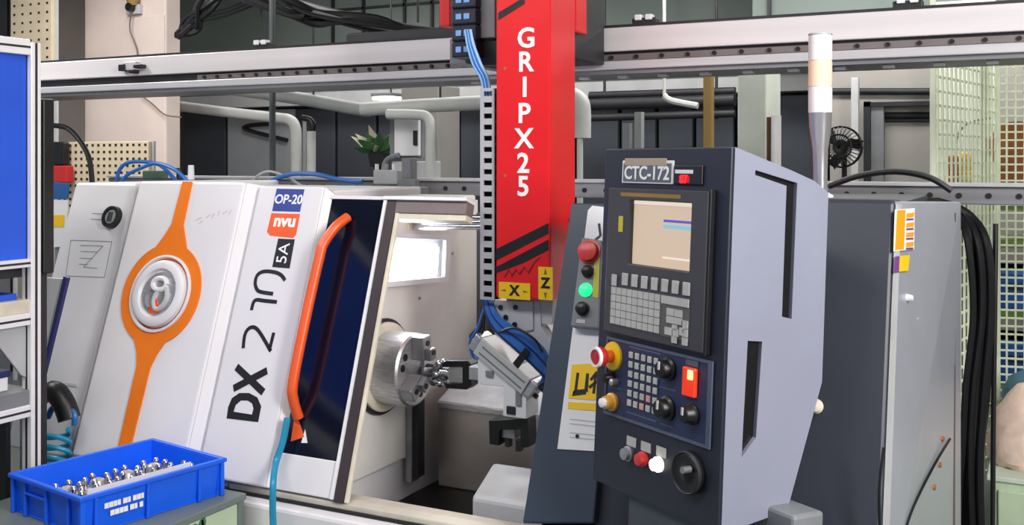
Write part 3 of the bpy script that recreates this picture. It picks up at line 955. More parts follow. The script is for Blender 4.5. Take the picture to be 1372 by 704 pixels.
em = MB().prism(pts, lf, 0, .006, [[ringpt(.158, 2 * math.pi * i / 36) for i in range(36)]]).build('orange_ring', M_orange, cover)
def ringlathe(name, prof, m): return MB().lathe(SL(rcx, rcz, WC), nrm, prof, 40).build(name, m, em, smooth=True)
ringlathe('white_ring', [(0, .158), (.012, .156), (.014, .148), (.006, .143), (0, .143)], M_white)
ringlathe('shadow_ring', [(0, .144), (.003, .144), (.003, .134), (0, .134)], mat('orange_dark', (190, 80, 40), .5))
ringlathe('emblem_disc', [(0, 0), (0, .136), (.02, .132), (.028, .12), (.026, .098), (.012, .09), (.010, 0)], M_white)
# emblem in the disc: silver swirl with an orange petal
eo = SL(rcx, rcz, WC)
m = MB()
m.lathe(SL(rcx, rcz, WC) + nrm * .010, nrm, [(0, 0), (.0, .088), (.008, .084), (.012, .05), (.014, 0)], 32)
m.build('emblem_dome', M_steel, em, smooth=True)
lf2 = lambda x, z, w_: SL(x, z, WC + .02 + w_)
cz = CA
tor = []
MB().tube([SL(rcx + .008 + .036 * math.cos(t), rcz + (.034 + .024 * math.sin(t)) * cz, WC + .026) for t in [2 * math.pi * k / 20 for k in range(21)]], .011, 8, 0).build('emblem_loop', M_white, em, smooth=True)
MB().tube([SL(rcx + x, rcz + z, WC + .024) for x, z in ((.045, .02), (.06, -.015), (.045, -.05), (.015, -.062), (-.005, -.03), (.005, .005))], .011, 8).build('emblem_swirl', M_lgrey, em, smooth=True)
MB().tube([SL(rcx + x, rcz + z, WC + .023) for x, z in ((-.03, .02), (-.05, -.01), (-.04, -.045), (-.02, -.06))], .01, 8).build('emblem_swirl', M_grey, em, smooth=True)
MB().prism([(rcx + x, rcz + z) for x, z in ((-.012, -.03), (.004, -.02), (.02, -.045), (.05, -.05), (.03, -.075), (.0, -.08), (-.018, -.07))], lf2, 0, .008).build('emblem_petal', mat('petal_orange', (228, 80, 30), .4), em)
# maker's faint marks above the ring
m = MB()
for a, b in (((262, 296), (270, 291)), ((266, 300), (272, 296)), ((276, 292), (282, 288)), ((284, 293), (287, 286)), ((292, 290), (294, 283)), ((298, 287), (304, 283)), ((306, 288), (310, 282))):
    m.ribbon([PS(*a, WC), PS(*b, WC)], .004, lf, 0, .001)
m.build('faint_print', mat('faint_print', (205, 190, 190), .5), cover)

# sliding door (white leaf + window)
WD = .03
dl = xr + .0
d_tr, d_br = PS(441, 250, WD), PS(384, 604, WD)
dr = (d_tr[0] + PS(377, 604, WD)[0]) / 2
zD0, zD1 = .435, d_tr[1]
door = MB().prism([(dl, zD0), (dr - .03, zD0), (dr - .03, zD1), (dl, zD1)], slf, -.02, WD).build('sliding_door', M_white, LT, bevel=.008)
m = MB()
m.add([SL(dr - .03, zD0, WD), SL(dr, zD0, .0), SL(dr, zD1 - .02, .0), SL(dr - .03, zD1, WD), SL(dr - .03, zD0, -.02), SL(dr, zD0, -.02), SL(dr, zD1 - .02, -.02), SL(dr - .03, zD1, -.02)],
      [(0, 1, 2, 3), (7, 6, 5, 4), (0, 4, 5, 1), (1, 5, 6, 2), (2, 6, 7, 3), (3, 7, 4, 0)])
m.build('door_edge', M_white, door, bevel=.005)
lfd = lambda x, z, w__: SL(x, z, WD + w__)
def stroke(name, pts, wd, closed=False, sm=0):
    P = [Vector(PS(*t, WD)) for t in pts]
    if sm:
        Q = []
        for i in range(len(P) - 1):
            a_, b_, c_, d_ = P[max(i - 1, 0)], P[i], P[i + 1], P[min(i + 2, len(P) - 1)]
            for k in range(sm):
                t = k / sm
                Q.append(0.5 * ((2 * b_) + (c_ - a_) * t + (2 * a_ - 5 * b_ + 4 * c_ - d_) * t * t + (3 * b_ - a_ - 3 * c_ + d_) * t ** 3))
        P = Q + [P[-1]]
    return MB().ribbon(P, wd, lfd, 0, .0015).build(name, M_ink, door)
m = MB()
MB().prism([PS(*t, WD) for t in ((304, 561), (346, 566), (350, 545), (345, 533), (334, 527), (321, 527), (311, 534), (306, 546))], lfd, 0, .0015,
           [[PS(*t, WD) for t in ((313, 552), (316, 543), (323, 537), (332, 537), (338, 541), (340, 548), (338, 556))]]).build('letter', M_ink, door)
m.ribbon([PS(317, 492, WD), PS(353, 526, WD)], .026, lfd, 0, .0015)
m.ribbon([PS(313, 521, WD), PS(358, 497, WD)], .026, lfd, 0, .0016)
m.build('letter', M_ink, door)
stroke('numeral', ((326, 467), (328, 450), (333, 441), (341, 439), (349, 447), (363, 471)), .014, sm=4)
stroke('numeral', ((361, 470), (367, 446)), .014)
stroke('numeral', ((337, 416), (340, 405), (345, 402), (352, 403), (371, 405)), .014, sm=3)
stroke('numeral', ((366, 394), (352, 392), (345, 389), (342, 380), (345, 369), (354, 364), (368, 365), (377, 369), (382, 376)), .014, sm=3)
k_ = MB().prism([PS(*t, WD) for t in ((373, 320), (395, 321), (388, 360), (365, 358))], lfd, 0, .0015).build('black_badge', M_ink, door)
q_ = PS(380, 340, WD)
text('5A', .07, SL(q_[0], q_[1], WD + .002), (0, SA, CA), (-1, 0, 0), M_wink, 'lettering', k_, .0006, .0, 1.0)
k_ = MB().prism([PS(*t, WD) for t in ((371, 253), (408, 254), (402, 284), (365, 283))], lfd, 0, .0015).build('blue_sticker', mat('sticker_blue', (44, 66, 150), .45), door)
q_ = PS(387, 268, WD)
text('OP-20', .052, SL(q_[0], q_[1], WD + .002), (1, 0, 0), (0, SA, CA), M_wink, 'lettering', k_, .0006, .001, .98)
k_ = MB().prism([PS(*t, WD) for t in ((364, 286), (402, 287), (397, 314), (393, 319), (362, 316), (358, 311))], lfd, 0, .0015).build('orange_sticker', mat('sticker_red_orange', (240, 92, 30), .45), door)
q_ = PS(382, 297, WD)
text('nvu', .066, SL(q_[0], q_[1], WD + .002), (1, 0, 0), (0, SA, CA), M_wink, 'lettering', k_, .0006, .0025, 1.12)
# window
gxr = PS(516, 274)[0]
zg1 = PS(470, 268)[1]; zg0 = PS(410, 612)[1]
MB().prism(rect(dr - .01, gxr, zg0, zg1), slf, -.018, .004).build('window', M_glass, door)
MB().prism(rect(dr - .01, gxr + .02, zg1, zg1 + .012), slf, -.02, .012).build('window_frame', M_white, door)
MB().prism(rect(dr - .01, gxr + .01, zD0, zg0), slf, -.02, .008).build('lower_panel', M_white, door, bevel=.004)
lbl(door, 'white sliding door leaf with black lettering')
MB().prism(rect(gxr, gxr + .012, zD0, zg1), slf, -.02, .014).build('edge_strip', M_paper, door)
MB().prism(rect(gxr + .012, gxr + .052, zD0 - .005, zg1), slf, -.03, .008).build('rubber_seal', mat('seal_brown', (58, 48, 50), .5), door)
# red-white sticker at the window foot, orange reflection in the glass painted in
MB().prism([PS(*t, .004) for t in ((390, 592), (396, 552), (408, 586))], slf, .004, .006).build('sticker_reflection', M_handle, door)
MB().prism([PS(*t, .004) for t in ((404, 594), (409, 576), (412, 594))], slf, .004, .006).build('sticker_reflection', M_paper, door)
# handle
hp = [(400, 560, .01), (393, 536, .05), (393, 510, .07), (411, 420, .075), (428, 345, .075), (434, 326, .07), (450, 304, .05), (466, 291, .012)]
hpts = [SL(*PS(a, b, w_), w_) for a, b, w_ in hp]
hd = MB().tube(hpts, (.020, .018), 10, 6, flat=(1, 0, 0)).build('handle', M_handle, door, smooth=True)
# opening frame: top bar, cream jamb
fx0 = gxr + .052
MB().prism(rect(gxr + .01, PS(626, 280)[0], zg1 - .045, zg1), slf, -.05, .006).build('top_bar', mat('bar_grey', (120, 108, 108), .5), LT, bevel=.003)
MB().prism(rect(gxr + .0, PS(628, 272)[0], zg1, zg1 + .012), slf, -.05, .02).build('top_bar_lip', M_paper, LT)
MB().prism(rect(fx0, fx0 + .016, .43, zg1 - .04), slf, -.012, .004).build('jamb', M_cream, LT, bevel=.004)
MB().prism(rect(fx0, PS(625, 287)[0], zg1 - .065, zg1 - .045), slf, -.05, .0).build('jamb', M_cream, LT)
# interior: headstock wall facing right, back wall, floor
XW = -2.3
fr_ = lambda z: SL(0, z, -.02).y
m = MB()
zl = .70
yl = PX(545, 580, XW).y
yr_ = PX(640, 360, XW).y
m.prism([(fr_(.40), .40), (yl, .40), (yl, zl), (yr_, zl), (yr_, 1.42), (fr_(1.42), 1.42)], YZ(XW), -.02, .0)
hw = m.build('headstock_wall', M_int, LT)
box('rear_wall', XW, -1.25, yr_, yr_ + .03, .3, 1.36, M_int, LT)
box('corner_strip', XW, XW + .09, yr_ - .01, yr_ - .0, .62, 1.36, mat('corner_grey', (72, 72, 78), .5), LT)
box('inner_side', -1.395, -1.365, 3.26, yr_, .3, 1.3, M_int, LT)
# chip tray, dark
box('chip_tray', XW + .02, -1.42, 3.0, yr_, .22, .25, M_black, LT)
box('tray_front', XW + .02, -1.42, 2.985, 3.0, .22, .40, M_dark, LT)
# way cover stainless
yw = 3.72
ztw = PY(640, 546, yw).z
ztb = PY(600, 484, yw + .3).z
profile_prism('way_cover', [(yw, .25), (yw, ztw), (yw + .3, ztb), (yw + .3, .25)], XW + .06, -1.42, mat('way_steel', (196, 188, 180), .38, .6, .1, 4), .006)
profile_prism('way_cover_top', [(yw + .002, ztw + .001), (yw + .3, ztb), (yw + .3, ztb + .006), (yw + .002, ztw + .007)], XW + .06, -1.42, mat('foil_bright', (236, 236, 238), .28, .3, .12, 9, bump=.5), 0)
zz0 = PY(640, 548, yw).z
box('way_lip', XW + .06, -1.42, yw - .012, yw, ztw - .02, ztw + .004, M_steel, LT, .003)
xa = PY(555, 580, yw - .1).x
box('side_guide', XW, XW + .03, yl - .01, yl + .05, .30, zl, M_steel2, LT, .003)
box('side_guide', XW + .03, XW + .055, yl + .0, yl + .05, .32, zl - .01, M_dark, LT, .003)
# diagonal guard behind the gripper
m = MB()
m.prism([(p.x, p.z) for p in (PY(*t, yr_ - .06) for t in ((594, 488), (606, 491), (654, 448), (654, 424), (640, 440)))], XZ(yr_ - .06), 0, .02)
m.build('guard', M_dark, LT)
# work lamp on headstock wall
w_ = lambda a, b: (lambda p: (p.y, p.z))(PX(a, b, XW + .02))
fo = [w_(*t) for t in ((512, 386), (602, 377), (604, 316), (519, 312))]
fi = [w_(*t) for t in ((517, 378), (596, 371), (598, 322), (523, 318))]
lampf = MB().prism(fo, YZ(XW), 0, .02, [fi]).build('work_lamp', M_paper, LT)
M_glow = mat('work_lamp_glow', (255, 255, 255), .5, emit=(240, 246, 255), es=24)
MB().prism([w_(*t) for t in ((519, 370), (588, 366), (590, 332), (524, 330))], YZ(XW), .004, .012).build('light_panel', M_glow, lampf)
MB().prism([w_(*t) for t in ((516, 379), (597, 372), (599, 321), (522, 317))], YZ(XW), .0, .003).build('lamp_back', M_lgrey, lampf)
for a, b in ((512, 392), (606, 340), (562, 400), (540, 540), (558, 545)):
    p = PX(a, b, XW); MB().cyl(p, p + Vector((.004, 0, 0)), .007, seg=8).build('screw', M_steel2, LT)
# rods along the top inside
for b in (292, 298, 304):
    p, q2 = PY(552, b, 3.62), PY(648, b, 3.62)
    MB().cyl(p, q2, .013, seg=10).build('slide_rod', M_shiny, LT, smooth=True)
box('rod_block', PY(534, 298, 3.62).x, PY(554, 298, 3.62).x, 3.58, 3.66, PY(540, 308, 3.62).z, PY(540, 290, 3.62).z, M_cream, LT, .004)
# chuck
fc = PX(558, 496, XW + .16)
CY, CZ = fc.y, fc.z
ch = MB().lathe((XW, CY, CZ), (1, 0, 0), [(0, .145), (.02, .145), (.024, .14), (.03, .14), (.152, .14), (.16, .132), (.16, .06), (.15, .055), (.15, 0)], 48).build('chuck', M_steel, LT, smooth=True)
MB().lathe((XW, CY, CZ), (1, 0, 0), [(0, .14), (0, .172), (.025, .172), (.03, .16), (.03, .14)], 40).build('chuck_guard_ring', M_cream, ch, smooth=True)
MB().lathe((XW, CY, CZ), (1, 0, 0), [(0, .172), (0, .186), (.012, .186), (.012, .172)], 40).build('chuck_seal', M_dark, ch, smooth=True)
xf = XW + .16
for k, ang in enumerate((95, 215, 335)):
    a = math.radians(ang)
    d = Vector((0, math.cos(a), math.sin(a))); t = Vector((0, -math.sin(a), math.cos(a)))
    cen = Vector((xf, CY, CZ))
    f3 = lambda x, r, s, d=d, t=t, cen=cen: cen + Vector((x, 0, 0)) + d * r + t * s
    j = box('jaw', 0, .055, .045, .135, -.028, .028, M_steel2, ch, .004, fn=f3)
    box('jaw_step', .055, .08, 0.0455, .09, -.022, .022, M_steel2, j, .004, fn=f3)
    for r in (.075, .108):
        p = f3(.055 if r > .09 else .08, r, 0); MB().cyl(p, p + Vector((.004, 0, 0)), .011, seg=12).build('jaw_bolt', M_black, j)
    for s in (-1, 1):
        a2 = a + s * math.radians(60)
    for off in (48, 72):
        a2 = a + math.radians(off)
        p = cen + Vector((-.001, math.cos(a2) * .10, math.sin(a2) * .10))
        MB().cyl(p, p + Vector((.004, 0, 0)), .014, seg=12).build('chuck_bolt', M_black, ch)
# tailstock-side white box
a, b, c_, d_ = PZ(660, 619, .43), PZ(716, 627, .43), PZ(716, 672, .43), PZ(632, 664, .43)
m = MB()
top = [Vector((-1.93, 3.56, .43)), Vector((-1.60, 3.56, .43)), Vector((-1.60, 3.17, .43)), Vector((-1.80, 3.17, .43))]
top = [a, Vector((a.x + .3, a.y, .43)), Vector((d_.x + .32, d_.y, .43)), d_]
m.add(top + [Vector((p.x, p.y, .25)) for p in top], [(0, 1, 2, 3), (7, 6, 5, 4), (0, 4, 5, 1), (1, 5, 6, 2), (2, 6, 7, 3), (3, 7, 4, 0)])
m.build('turret_cover', M_paper, LT, bevel=.02, seg=3)

# right frame column (slate) and right front
xc0 = -1.428
MB().prism([PS(*t) for t in ((705, 702), (770, 275), (840, 276), (800, 702))], slf, -.14, .03).build('door_pillar', M_col, LT, bevel=.006)
xcr = -1.2
slant_body('right_housing', -1.22, XR, .45, 1.475, 4.2, M_front, -.01)
slant_body('right_front', -.95, XR - .002, .45, 1.478, 3.4, M_front, .01)
box('lower_front', -1.42, XR, 2.955, 3.1, 0, .45, M_col, LT, .01)
# white label strip on the pillar
wl = .032
strip = MB().prism([PS(*t, wl) for t in ((747, 602), (788, 282), (794, 276), (812, 278), (812, 606))], slf, .03, wl + .002).build('label_strip', M_paper, LT)
ys = MB().prism([PS(*t, wl) for t in ((767, 489), (812, 487), (812, 538), (762, 534))], slf, wl + .002, wl + .004).build('warning_sticker', M_yellow, strip)
m = MB()
lw = lambda x, z, w__: SL(x, z, wl + .004 + w__)
for pth in (((775, 500), (772, 524), (786, 524), (788, 501)), ((772, 524), (768, 528), (786, 527)), ((792, 510), (800, 500), (804, 508)), ((799, 502), (796, 528)), ((790, 520), (800, 512))):
    m.ribbon([PS(*t, wl) for t in pth], .009, lw, 0, .001)
m.build('sticker_marks', M_ink, ys)
MB().prism([PS(*t, wl) for t in ((762, 539), (812, 542), (812, 552), (761, 548))], slf, wl + .002, wl + .004).build('warning_sticker', M_yellow, strip)
m = MB()
for i, (a, b) in enumerate(((562, 566), (568, 572), (580, 584), (586, 590))):
    m.ribbon([PS(764, a, wl), PS(800, b, wl)], .003, lw, -.002, -.001)
for a, b in ((768, 596), (774, 590)):
    pass
m.build('fine_print', mat('fine_print', (190, 190, 190), .5), strip)
p = PS(774, 585, wl)
MB().cyl(SL(p[0], p[1], wl + .002), SL(p[0], p[1], wl + .005), .006, seg=10).build('screw', M_black, strip)
m = MB(); m.ribbon([PS(*t, wl) for t in ((803, 300), (805, 316), (798, 322))], .008, lw, -.002, .0)
m.build('hook_print', M_ink, strip)

# right end panel, oblique, with seams and stickers
e0b, e0t = SL(XR, .25, .0), SL(XR, 1.478, .0)
e1 = PY(1288, 400, 3.95)
m = MB()
ex, ey = e1.x, e1.y
pts = [(e0b, 0), (e0t, 0)]
A, B = e0b, e0t
Cc, D = Vector((ex + .0, ey, 1.455)), Vector((ex, ey, .2))
off = Vector((-.03, .03, 0))
m.add([A, B, Cc, D, A + off, B + off, Cc + off, D + off], [(0, 1, 2, 3), (7, 6, 5, 4), (0, 4, 5, 1), (1, 5, 6, 2), (2, 6, 7, 3), (3, 7, 4, 0)])
M_end = mat('end_panel_grey', (168, 170, 180), .3, .2, .08, 2)
endp = m.build('end_panel', M_end, LT, bevel=.008)
def EF(s, t, w__):      # s along the panel, t height
    a = A.lerp(B, (t - A.z) / (B.z - A.z)); b = Vector((ex, ey, t))
    nn = Vector((ey - A.y, -(ex - A.x), 0)).normalized()
    return a.lerp(b, s) + nn * w__
def ES(px, py_):        # photo point -> (s, t) on the end panel
    n_ = (B - A).cross(Cc - A).normalized()
    p = on(px, py_, n_, n_.dot(A))
    a = A.lerp(B, (p.z - A.z) / (B.z - A.z)); b = Vector((ex, ey, p.z))
    return ((p - a).dot(b - a) / (b - a).length_squared, p.z)
MB().prism([(0.0, .3), (.0, 1.47), (.05, 1.47), (.05, .3)], EF, .0, .006).build('edge_trim', M_lgrey, endp)
MB().prism([(.30, .3), (.30, 1.2), (.305, 1.22), (.33, 1.22), (.32, 1.19), (.315, .3)], EF, .0, .003).build('seam', M_lgrey, endp)
MB().prism([(.87, .2), (.87, 1.42), (.89, 1.42), (.89, .2)], EF, .0, .003).build('seam', mat('seam_brown', (104, 84, 80), .5), endp)
p = ES(1215, 399); MB().cyl(EF(p[0], p[1], 0), EF(p[0], p[1], .02), .012, .008, 10).build('latch', M_paper, endp)
for t in ((1230, 428), (1252, 416)):
    p = ES(*t); MB().cyl(EF(p[0], p[1], 0), EF(p[0], p[1], .006), .005, seg=8).build('screw', M_paper, endp)
def esq(name, m_, pts, w0, w1, par): return MB().prism([ES(*t) for t in pts], EF, w0, w1).build(name, m_, par)
s1 = esq('warning_sticker', M_paper, ((1196, 281), (1222, 279), (1222, 334), (1194, 337)), 0.006, .008, endp)
esq('sticker_field', mat('sticker_orange', (240, 165, 20), .5), ((1198, 282), (1209, 281), (1207, 334), (1195, 335)), .008, .0095, s1)
for i in range(4):
    y = 286 + i * 13
    esq('sticker_symbol', mat('sticker_orange', (240, 165, 20), .5), ((1211, y), (1221, y - 1), (1220, y + 5), (1210, y + 6)), .008, .0095, s1)
    esq('sticker_line', mat('sticker_purple', (120, 70, 140), .5), ((1211, y + 7), (1220, y + 6.5), (1220, y + 9), (1210, y + 9.5)), .008, .0095, s1)
s2 = esq('warning_sticker', M_yellow, ((1203, 343), (1216, 342), (1214, 363), (1202, 364)), 0.006, .008, endp)
esq('sticker_edge', mat('sticker_purple', (120, 70, 140), .5), ((1196, 344), (1202, 343), (1201, 365), (1194, 366)), 0.006, .008, endp)
esq('end_label', M_pink, ((1271, 385), (1279, 384), (1279, 430), (1270, 432)), .003, .005, endp)
# round grey top corner cap
box('rear_body', XR - .4, ex - .03, ey, 4.18, .2, 1.44, M_end, LT, .02)
p = ES(1272, 590)
for t in ((1273, 590), (1270, 625), (1262, 655)):
    p = ES(*t); MB().cyl(EF(p[0], p[1], 0), EF(p[0], p[1], .012), .009, seg=8).build('cable_clip', M_brown, endp)
# cream knob between pendant and machine
kb = PS(1097, 547)
MB().lathe(SL(kb[0], kb[1], .01), nrm, [(0, .008), (.02, .008), (.024, .018), (.034, .021), (.044, .016), (.048, 0)], 18).build('knob', M_cream, LT, smooth=True)
# top clutter: valve block on the lathe top
m = MB(); ybox(m, 500, 228, 532, 247, 4.25, .06)
vb = thing('valve_block', 'grey pneumatic valve block with fittings on top of the lathe, behind the door', 'valve', PY(520, 262, 4.2))
m.build('block', M_lgrey, vb, bevel=.004)
for px in (505, 518, 528):
    p = PY(px, 228, 4.27); MB().cyl(p, p + Vector((0, 0, .03)), .01, seg=8).build('fitting', M_paper if px != 518 else M_steel2, vb)
m = MB(); ybox(m, 538, 212, 550, 266, 4.22, .06); ybox(m, 532, 240, 556, 252, 4.2, .04); m.build('bracket', M_grey, vb, bevel=.003)
m = MB(); ybox(m, 440, 250, 560, 266, 4.205, .1); m.build('base', M_alud, vb, bevel=.004)
p = PY(246, 232, 4.3)
vv = thing('regulator', 'small green and white regulator valve on the lathe top above the ring', 'valve', PY(250, 243, 4.1))
MB().box(p.x - .06, p.x + .07, 4.06, 4.12, zTop + .001, zTop + .045).build('body', mat('regulator_green', (80, 110, 90), .5), vv, bevel=.006)
p = PY(256, 235, 4.08); MB().cyl((p.x, 4.08, zTop), (p.x, 4.08, zTop + .075), .018, .015, 12).build('cap', M_paper, vv, smooth=True)
p = PY(240, 235, 4.08); MB().cyl((p.x, 4.08, zTop), (p.x, 4.08, zTop + .06), .014, seg=10).build('fitting', M_black, vv, smooth=True)

# workpiece in the chuck
wp = thing('workpiece', 'shiny flanged workpiece clamped in the chuck of the lathe', 'workpiece', (xf + .08, CY, CZ))
MB().lathe((xf + .05, CY, CZ), (1, 0, 0), [(0, 0), (0, .03), (.04, .03), (.045, .045), (.062, .045), (.066, .026), (.10, .022), (.10, 0)], 24).build('hub', M_shiny, wp, smooth=True)
for k in range(6):
    a = k * math.pi / 3
    c0 = Vector((xf + .115, CY + .042 * math.cos(a), CZ + .042 * math.sin(a)))
    MB().lathe(c0 - Vector((.01, 0, 0)), (1, 0, 0), [(0, 0), (0, .012), (.012, .014), (.022, .008), (.024, 0)], 12).build('stud', M_shiny, wp, smooth=True)

# ================================================================== button box on the pillar
bb0 = PS(783, 380, .05)
bbx = thing('button_box', 'grey push-button box with red, black and green buttons on the slate pillar', 'switch box', SL(bb0[0], bb0[1], .034))
WB = .07
bo = MB().prism([PS(*t, WB) for t in ((764, 438), (779, 318), (807, 322), (803, 441))], slf, .0365, WB).build('housing', M_grey, bbx, bevel=.006)
lf3 = lambda a, b, r, h, m_, name: MB().lathe(SL(*PS(a, b, WB), WB), nrm, [(0, r * 1.15), (.004, r * 1.15), (.005, r), (h, r * .95), (h + .004, r * .6), (h + .005, 0)], 20).build(name, m_, bbx, smooth=True)
lf3(790, 338, .034, .025, mat('button_red', (215, 60, 60), .35), 'stop_button')
lf3(788, 364, .018, .02, M_black, 'selector_knob')
lf3(785, 389, .02, .012, mat('lamp_green', (40, 200, 120), .3, emit=(40, 230, 140), es=1.0), 'green_lamp')
lf3(781, 414, .02, .02, M_black, 'selector_knob')
m = MB(); m.prism([PS(*t, WB) for t in ((797, 345), (804, 345), (802, 400), (794, 398))], slf, WB, WB + .002).build('button_labels', mat('label_olive', (190, 180, 60), .5), bbx)
MB().prism([PS(*t, WB) for t in ((773, 428), (785, 429), (784, 434), (772, 433))], slf, WB, WB + .002).build('box_label', M_lgrey, bbx)

# ================================================================== control pendant
PR = math.radians(-31.6)
base = PY(977, 445, 2.6)
CP = thing('control_pendant', 'dark control pendant with lit screen, keypads and pale lilac side on the swivel arm', 'control panel', (base.x - .014, base.y - .023, .66), rot=(math.radians(-2.8), 0, PR))
ORG[CP.name] = Vector((0, 0, 0))
Wp, Hp = .535, .975
bp = lambda **k: None
def LB(name, x0, x1, y0, y1, z0, z1, m_, par=CP, bevel=.003, seg=2): return box(name, x0, x1, y0, y1, z0, z1, m_, par, bevel, seg, local=True)
prof = [(0.0, 0.0), (0.0, Hp), (.2, Hp - .05), (.29, Hp - .075), (.345, Hp - .105), (.345, .36), (.23, .03)]
MB().prism(prof, lambda y, z, w__: Vector((w__, y, z)), -.25, -.012).build('casing', M_side, CP, bevel=.004, local=True)
MB().prism([(0, 0), (0, Hp), (.18, Hp - .05), (.18, .4), (.06, .03)], lambda y, z, w__: Vector((w__, y, z)), -Wp, -.25).build('casing', M_side, CP, bevel=.004, local=True)
# side plate with two recessed grooves
g1 = [(.072, Hp - .055), (.225, Hp - .083), (.222, .533), (.186, .54), (.186, Hp - .092), (.072, Hp - .068)]
g2 = [(.067, .482), (.118, .478), (.108, .232), (.06, .186)]
MB().prism(prof, lambda y, z, w__: Vector((w__, y, z)), -.012, 0, [g1[::-1], g2[::-1]]).build('side_plate', M_side, CP, local=True)
MB().prism(g1, lambda y, z, w__: Vector((w__, y, z)), -.012, -.0115).build('groove', M_black, CP, local=True)
MB().prism(g2, lambda y, z, w__: Vector((w__, y, z)), -.012, -.0115).build('groove', M_black, CP, local=True)
fpn = LB('front_panel', -Wp, .0, -.012, 0, 0, Hp, mat('pendant_front', (34, 38, 51), .45, var=.04, scale=3), bevel=.004)
zf = lambda z: z - .66
# name plate CTC-172
np_ = LB('name_plate', -.444, -.217, -.017, -.012, zf(1.535), zf(1.6), M_paper)
LB('plate_field', -.436, -.225, -.0185, -.017, zf(1.54), zf(1.592), mat('plate_grey', (96, 104, 116), .5), np_, 0)
LB('plate_tape', -.43, -.245, -.0195, -.017, zf(1.585), zf(1.606), mat('tape_tan', (176, 160, 140), .5), np_, .004)
text('CTC-172', .052, (-.33, -.0195, zf(1.563)), (1, 0, 0), (0, 0, 1), M_wink, 'lettering', np_, .0006, .0012, local=True)
ld = LB('counter', -.213, -.100, -.019, -.012, zf(1.535), zf(1.588), M_black, bevel=.006)
LB('counter_window', -.205, -.135, -.021, -.019, zf(1.565), zf(1.575), M_paper, ld, 0)
text('87', .03, (-.17, -.0205, zf(1.549)), (1, 0, 0), (0, 0, 1), mat('led_red', (255, 30, 30), .4, emit=(255, 20, 20), es=3), 'lettering', ld, .0006, .001, local=True)
LB('counter_glow', -.19, -.148, -.0195, -.019, zf(1.54), zf(1.559), mat('led_dim', (150, 10, 14), .4, emit=(200, 10, 10), es=.5), ld, 0)
# screen unit
M_bez = mat('bezel_charcoal', (64, 64, 68), .5, var=.04)
su = MB().prism(rect(-.484, -.058, zf(1.105), zf(1.52)), lambda a, b, w__: Vector((a, -.012 - w__, b)), 0, .02, [rect(-.382, -.121, zf(1.308), zf(1.487))[::-1]]).build('screen_unit', M_bez, CP, bevel=.003, local=True)
LB('bezel_edge', -.058, -.05, -.03, -.012, zf(1.10), zf(1.525), M_black, su, .002)
LB('screen', -.382, -.121, -.016, -.012, zf(1.308), zf(1.487), mat('screen_glow', (110, 98, 84), .3, var=.05, emit=(228, 204, 178), es=.62), su, 0)
LB('screen_bar', -.382, -.121, -.0168, -.016, zf(1.477), zf(1.487), mat('screen_pale', (130, 120, 105), .3, emit=(245, 228, 205), es=.75), su, 0)
LB('screen_line', -.25, -.123, -.0168, -.016, zf(1.432), zf(1.439), mat('screen_blue', (60, 60, 150), .3, emit=(100, 105, 200), es=.5), su, 0)
LB('screen_line', -.25, -.123, -.0168, -.016, zf(1.415), zf(1.425), mat('screen_cyan', (70, 120, 150), .3, emit=(150, 205, 225), es=.6), su, 0)
LB('screen_line', -.25, -.123, -.0168, -.016, zf(1.333), zf(1.338), mat('screen_pale', (240, 225, 205), .3), su, 0)
LB('gold_label', -.425, -.165, -.033, -.032, zf(1.497), zf(1.508), mat('gold', (150, 118, 50), .5), su, 0)
LB('yellow_label', -.43, -.41, -.033, -.032, zf(1.395), zf(1.44), mat('olive_yellow', (206, 190, 50), .5), su, 0)
for i in range(7):
    x = -.402 + i * .0435
    LB('soft_key', x, x + .028, -.036, -.032, zf(1.245), zf(1.28), M_key, su, .002)
kpad = LB('keypad', -.449, -.112, -.034, -.032, zf(1.128), zf(1.238), mat('keypad_back', (92, 92, 90), .5), su, 0)
# MDI keys: wide left field, then right field with gaps
MKb = []
for r in range(5):
    for c_ in range(9):
        x = -.447 + c_ * .0245
        z = 1.217 - r * .0212
        LB('key', x, x + .0225, -.037, -.034, zf(z), zf(z + .0192), M_key, kpad, 0)
LB('key', -.447, -.425, -.037, -.0335, zf(1.24), zf(1.272), M_key, kpad, 0)
for x, z, w__, h in ((-.224, 1.215, .11, .021), (-.200, 1.186, .03, .019), (-.168, 1.186, .03, .019), (-.200, 1.166, .062, .018), (-.176, 1.150, .022, .014), (-.205, 1.134, .03, .02), (-.172, 1.134, .024, .02), (-.146, 1.14, .02, .02), (-.176, 1.116, .022, .017), (-.134, 1.16, .02, .02), (-.134, 1.138, .02, .02), (-.134, 1.116, .02, .02)):
    LB('key', x, x + w__, -.037, -.034, zf(z), zf(z + h), M_key, kpad, 0)
# operator panel
M_op = mat('operator_navy', (40, 50, 82), .45, var=.06)
op = LB('operator_panel', -.484, -.034, -.016, -.012, zf(.865), zf(1.088), M_op)
fr1 = MB().prism(rect(-.484, -.034, zf(.865), zf(1.088)), lambda a, b, w__: Vector((a, -.016 - w__, b)), 0, .003, [rect(-.478, -.05, zf(.873), zf(1.08))[::-1]]).build('panel_trim', mat('trim_bluegrey', (84, 92, 112), .5), op, local=True)
for r in range(6):
    for c_ in range(5):
        x = -.376 + c_ * .0275; z = 1.043 - r * .0268
        colr = M_key
        if (r, c_) in ((4, 3), (5, 2)):
            colr = mat('key_pink', (214, 160, 150), .5)
        LB('key', x, x + .019, -.021, -.016, zf(z), zf(z + .018), colr, op, .002)
def knob(name, x, z, prof_, m_, par, y0=-.016, seg=22):
    return MB().lathe((x, y0, zf(z)), (0, -1, 0), prof_, seg).build(name, m_, par, smooth=True, local=True)
es = knob('emergency_ring', -.452, 1.035, [(0, 0), (0, .042), (.006, .04), (.008, .03), (.008, 0)], M_yellow, op)
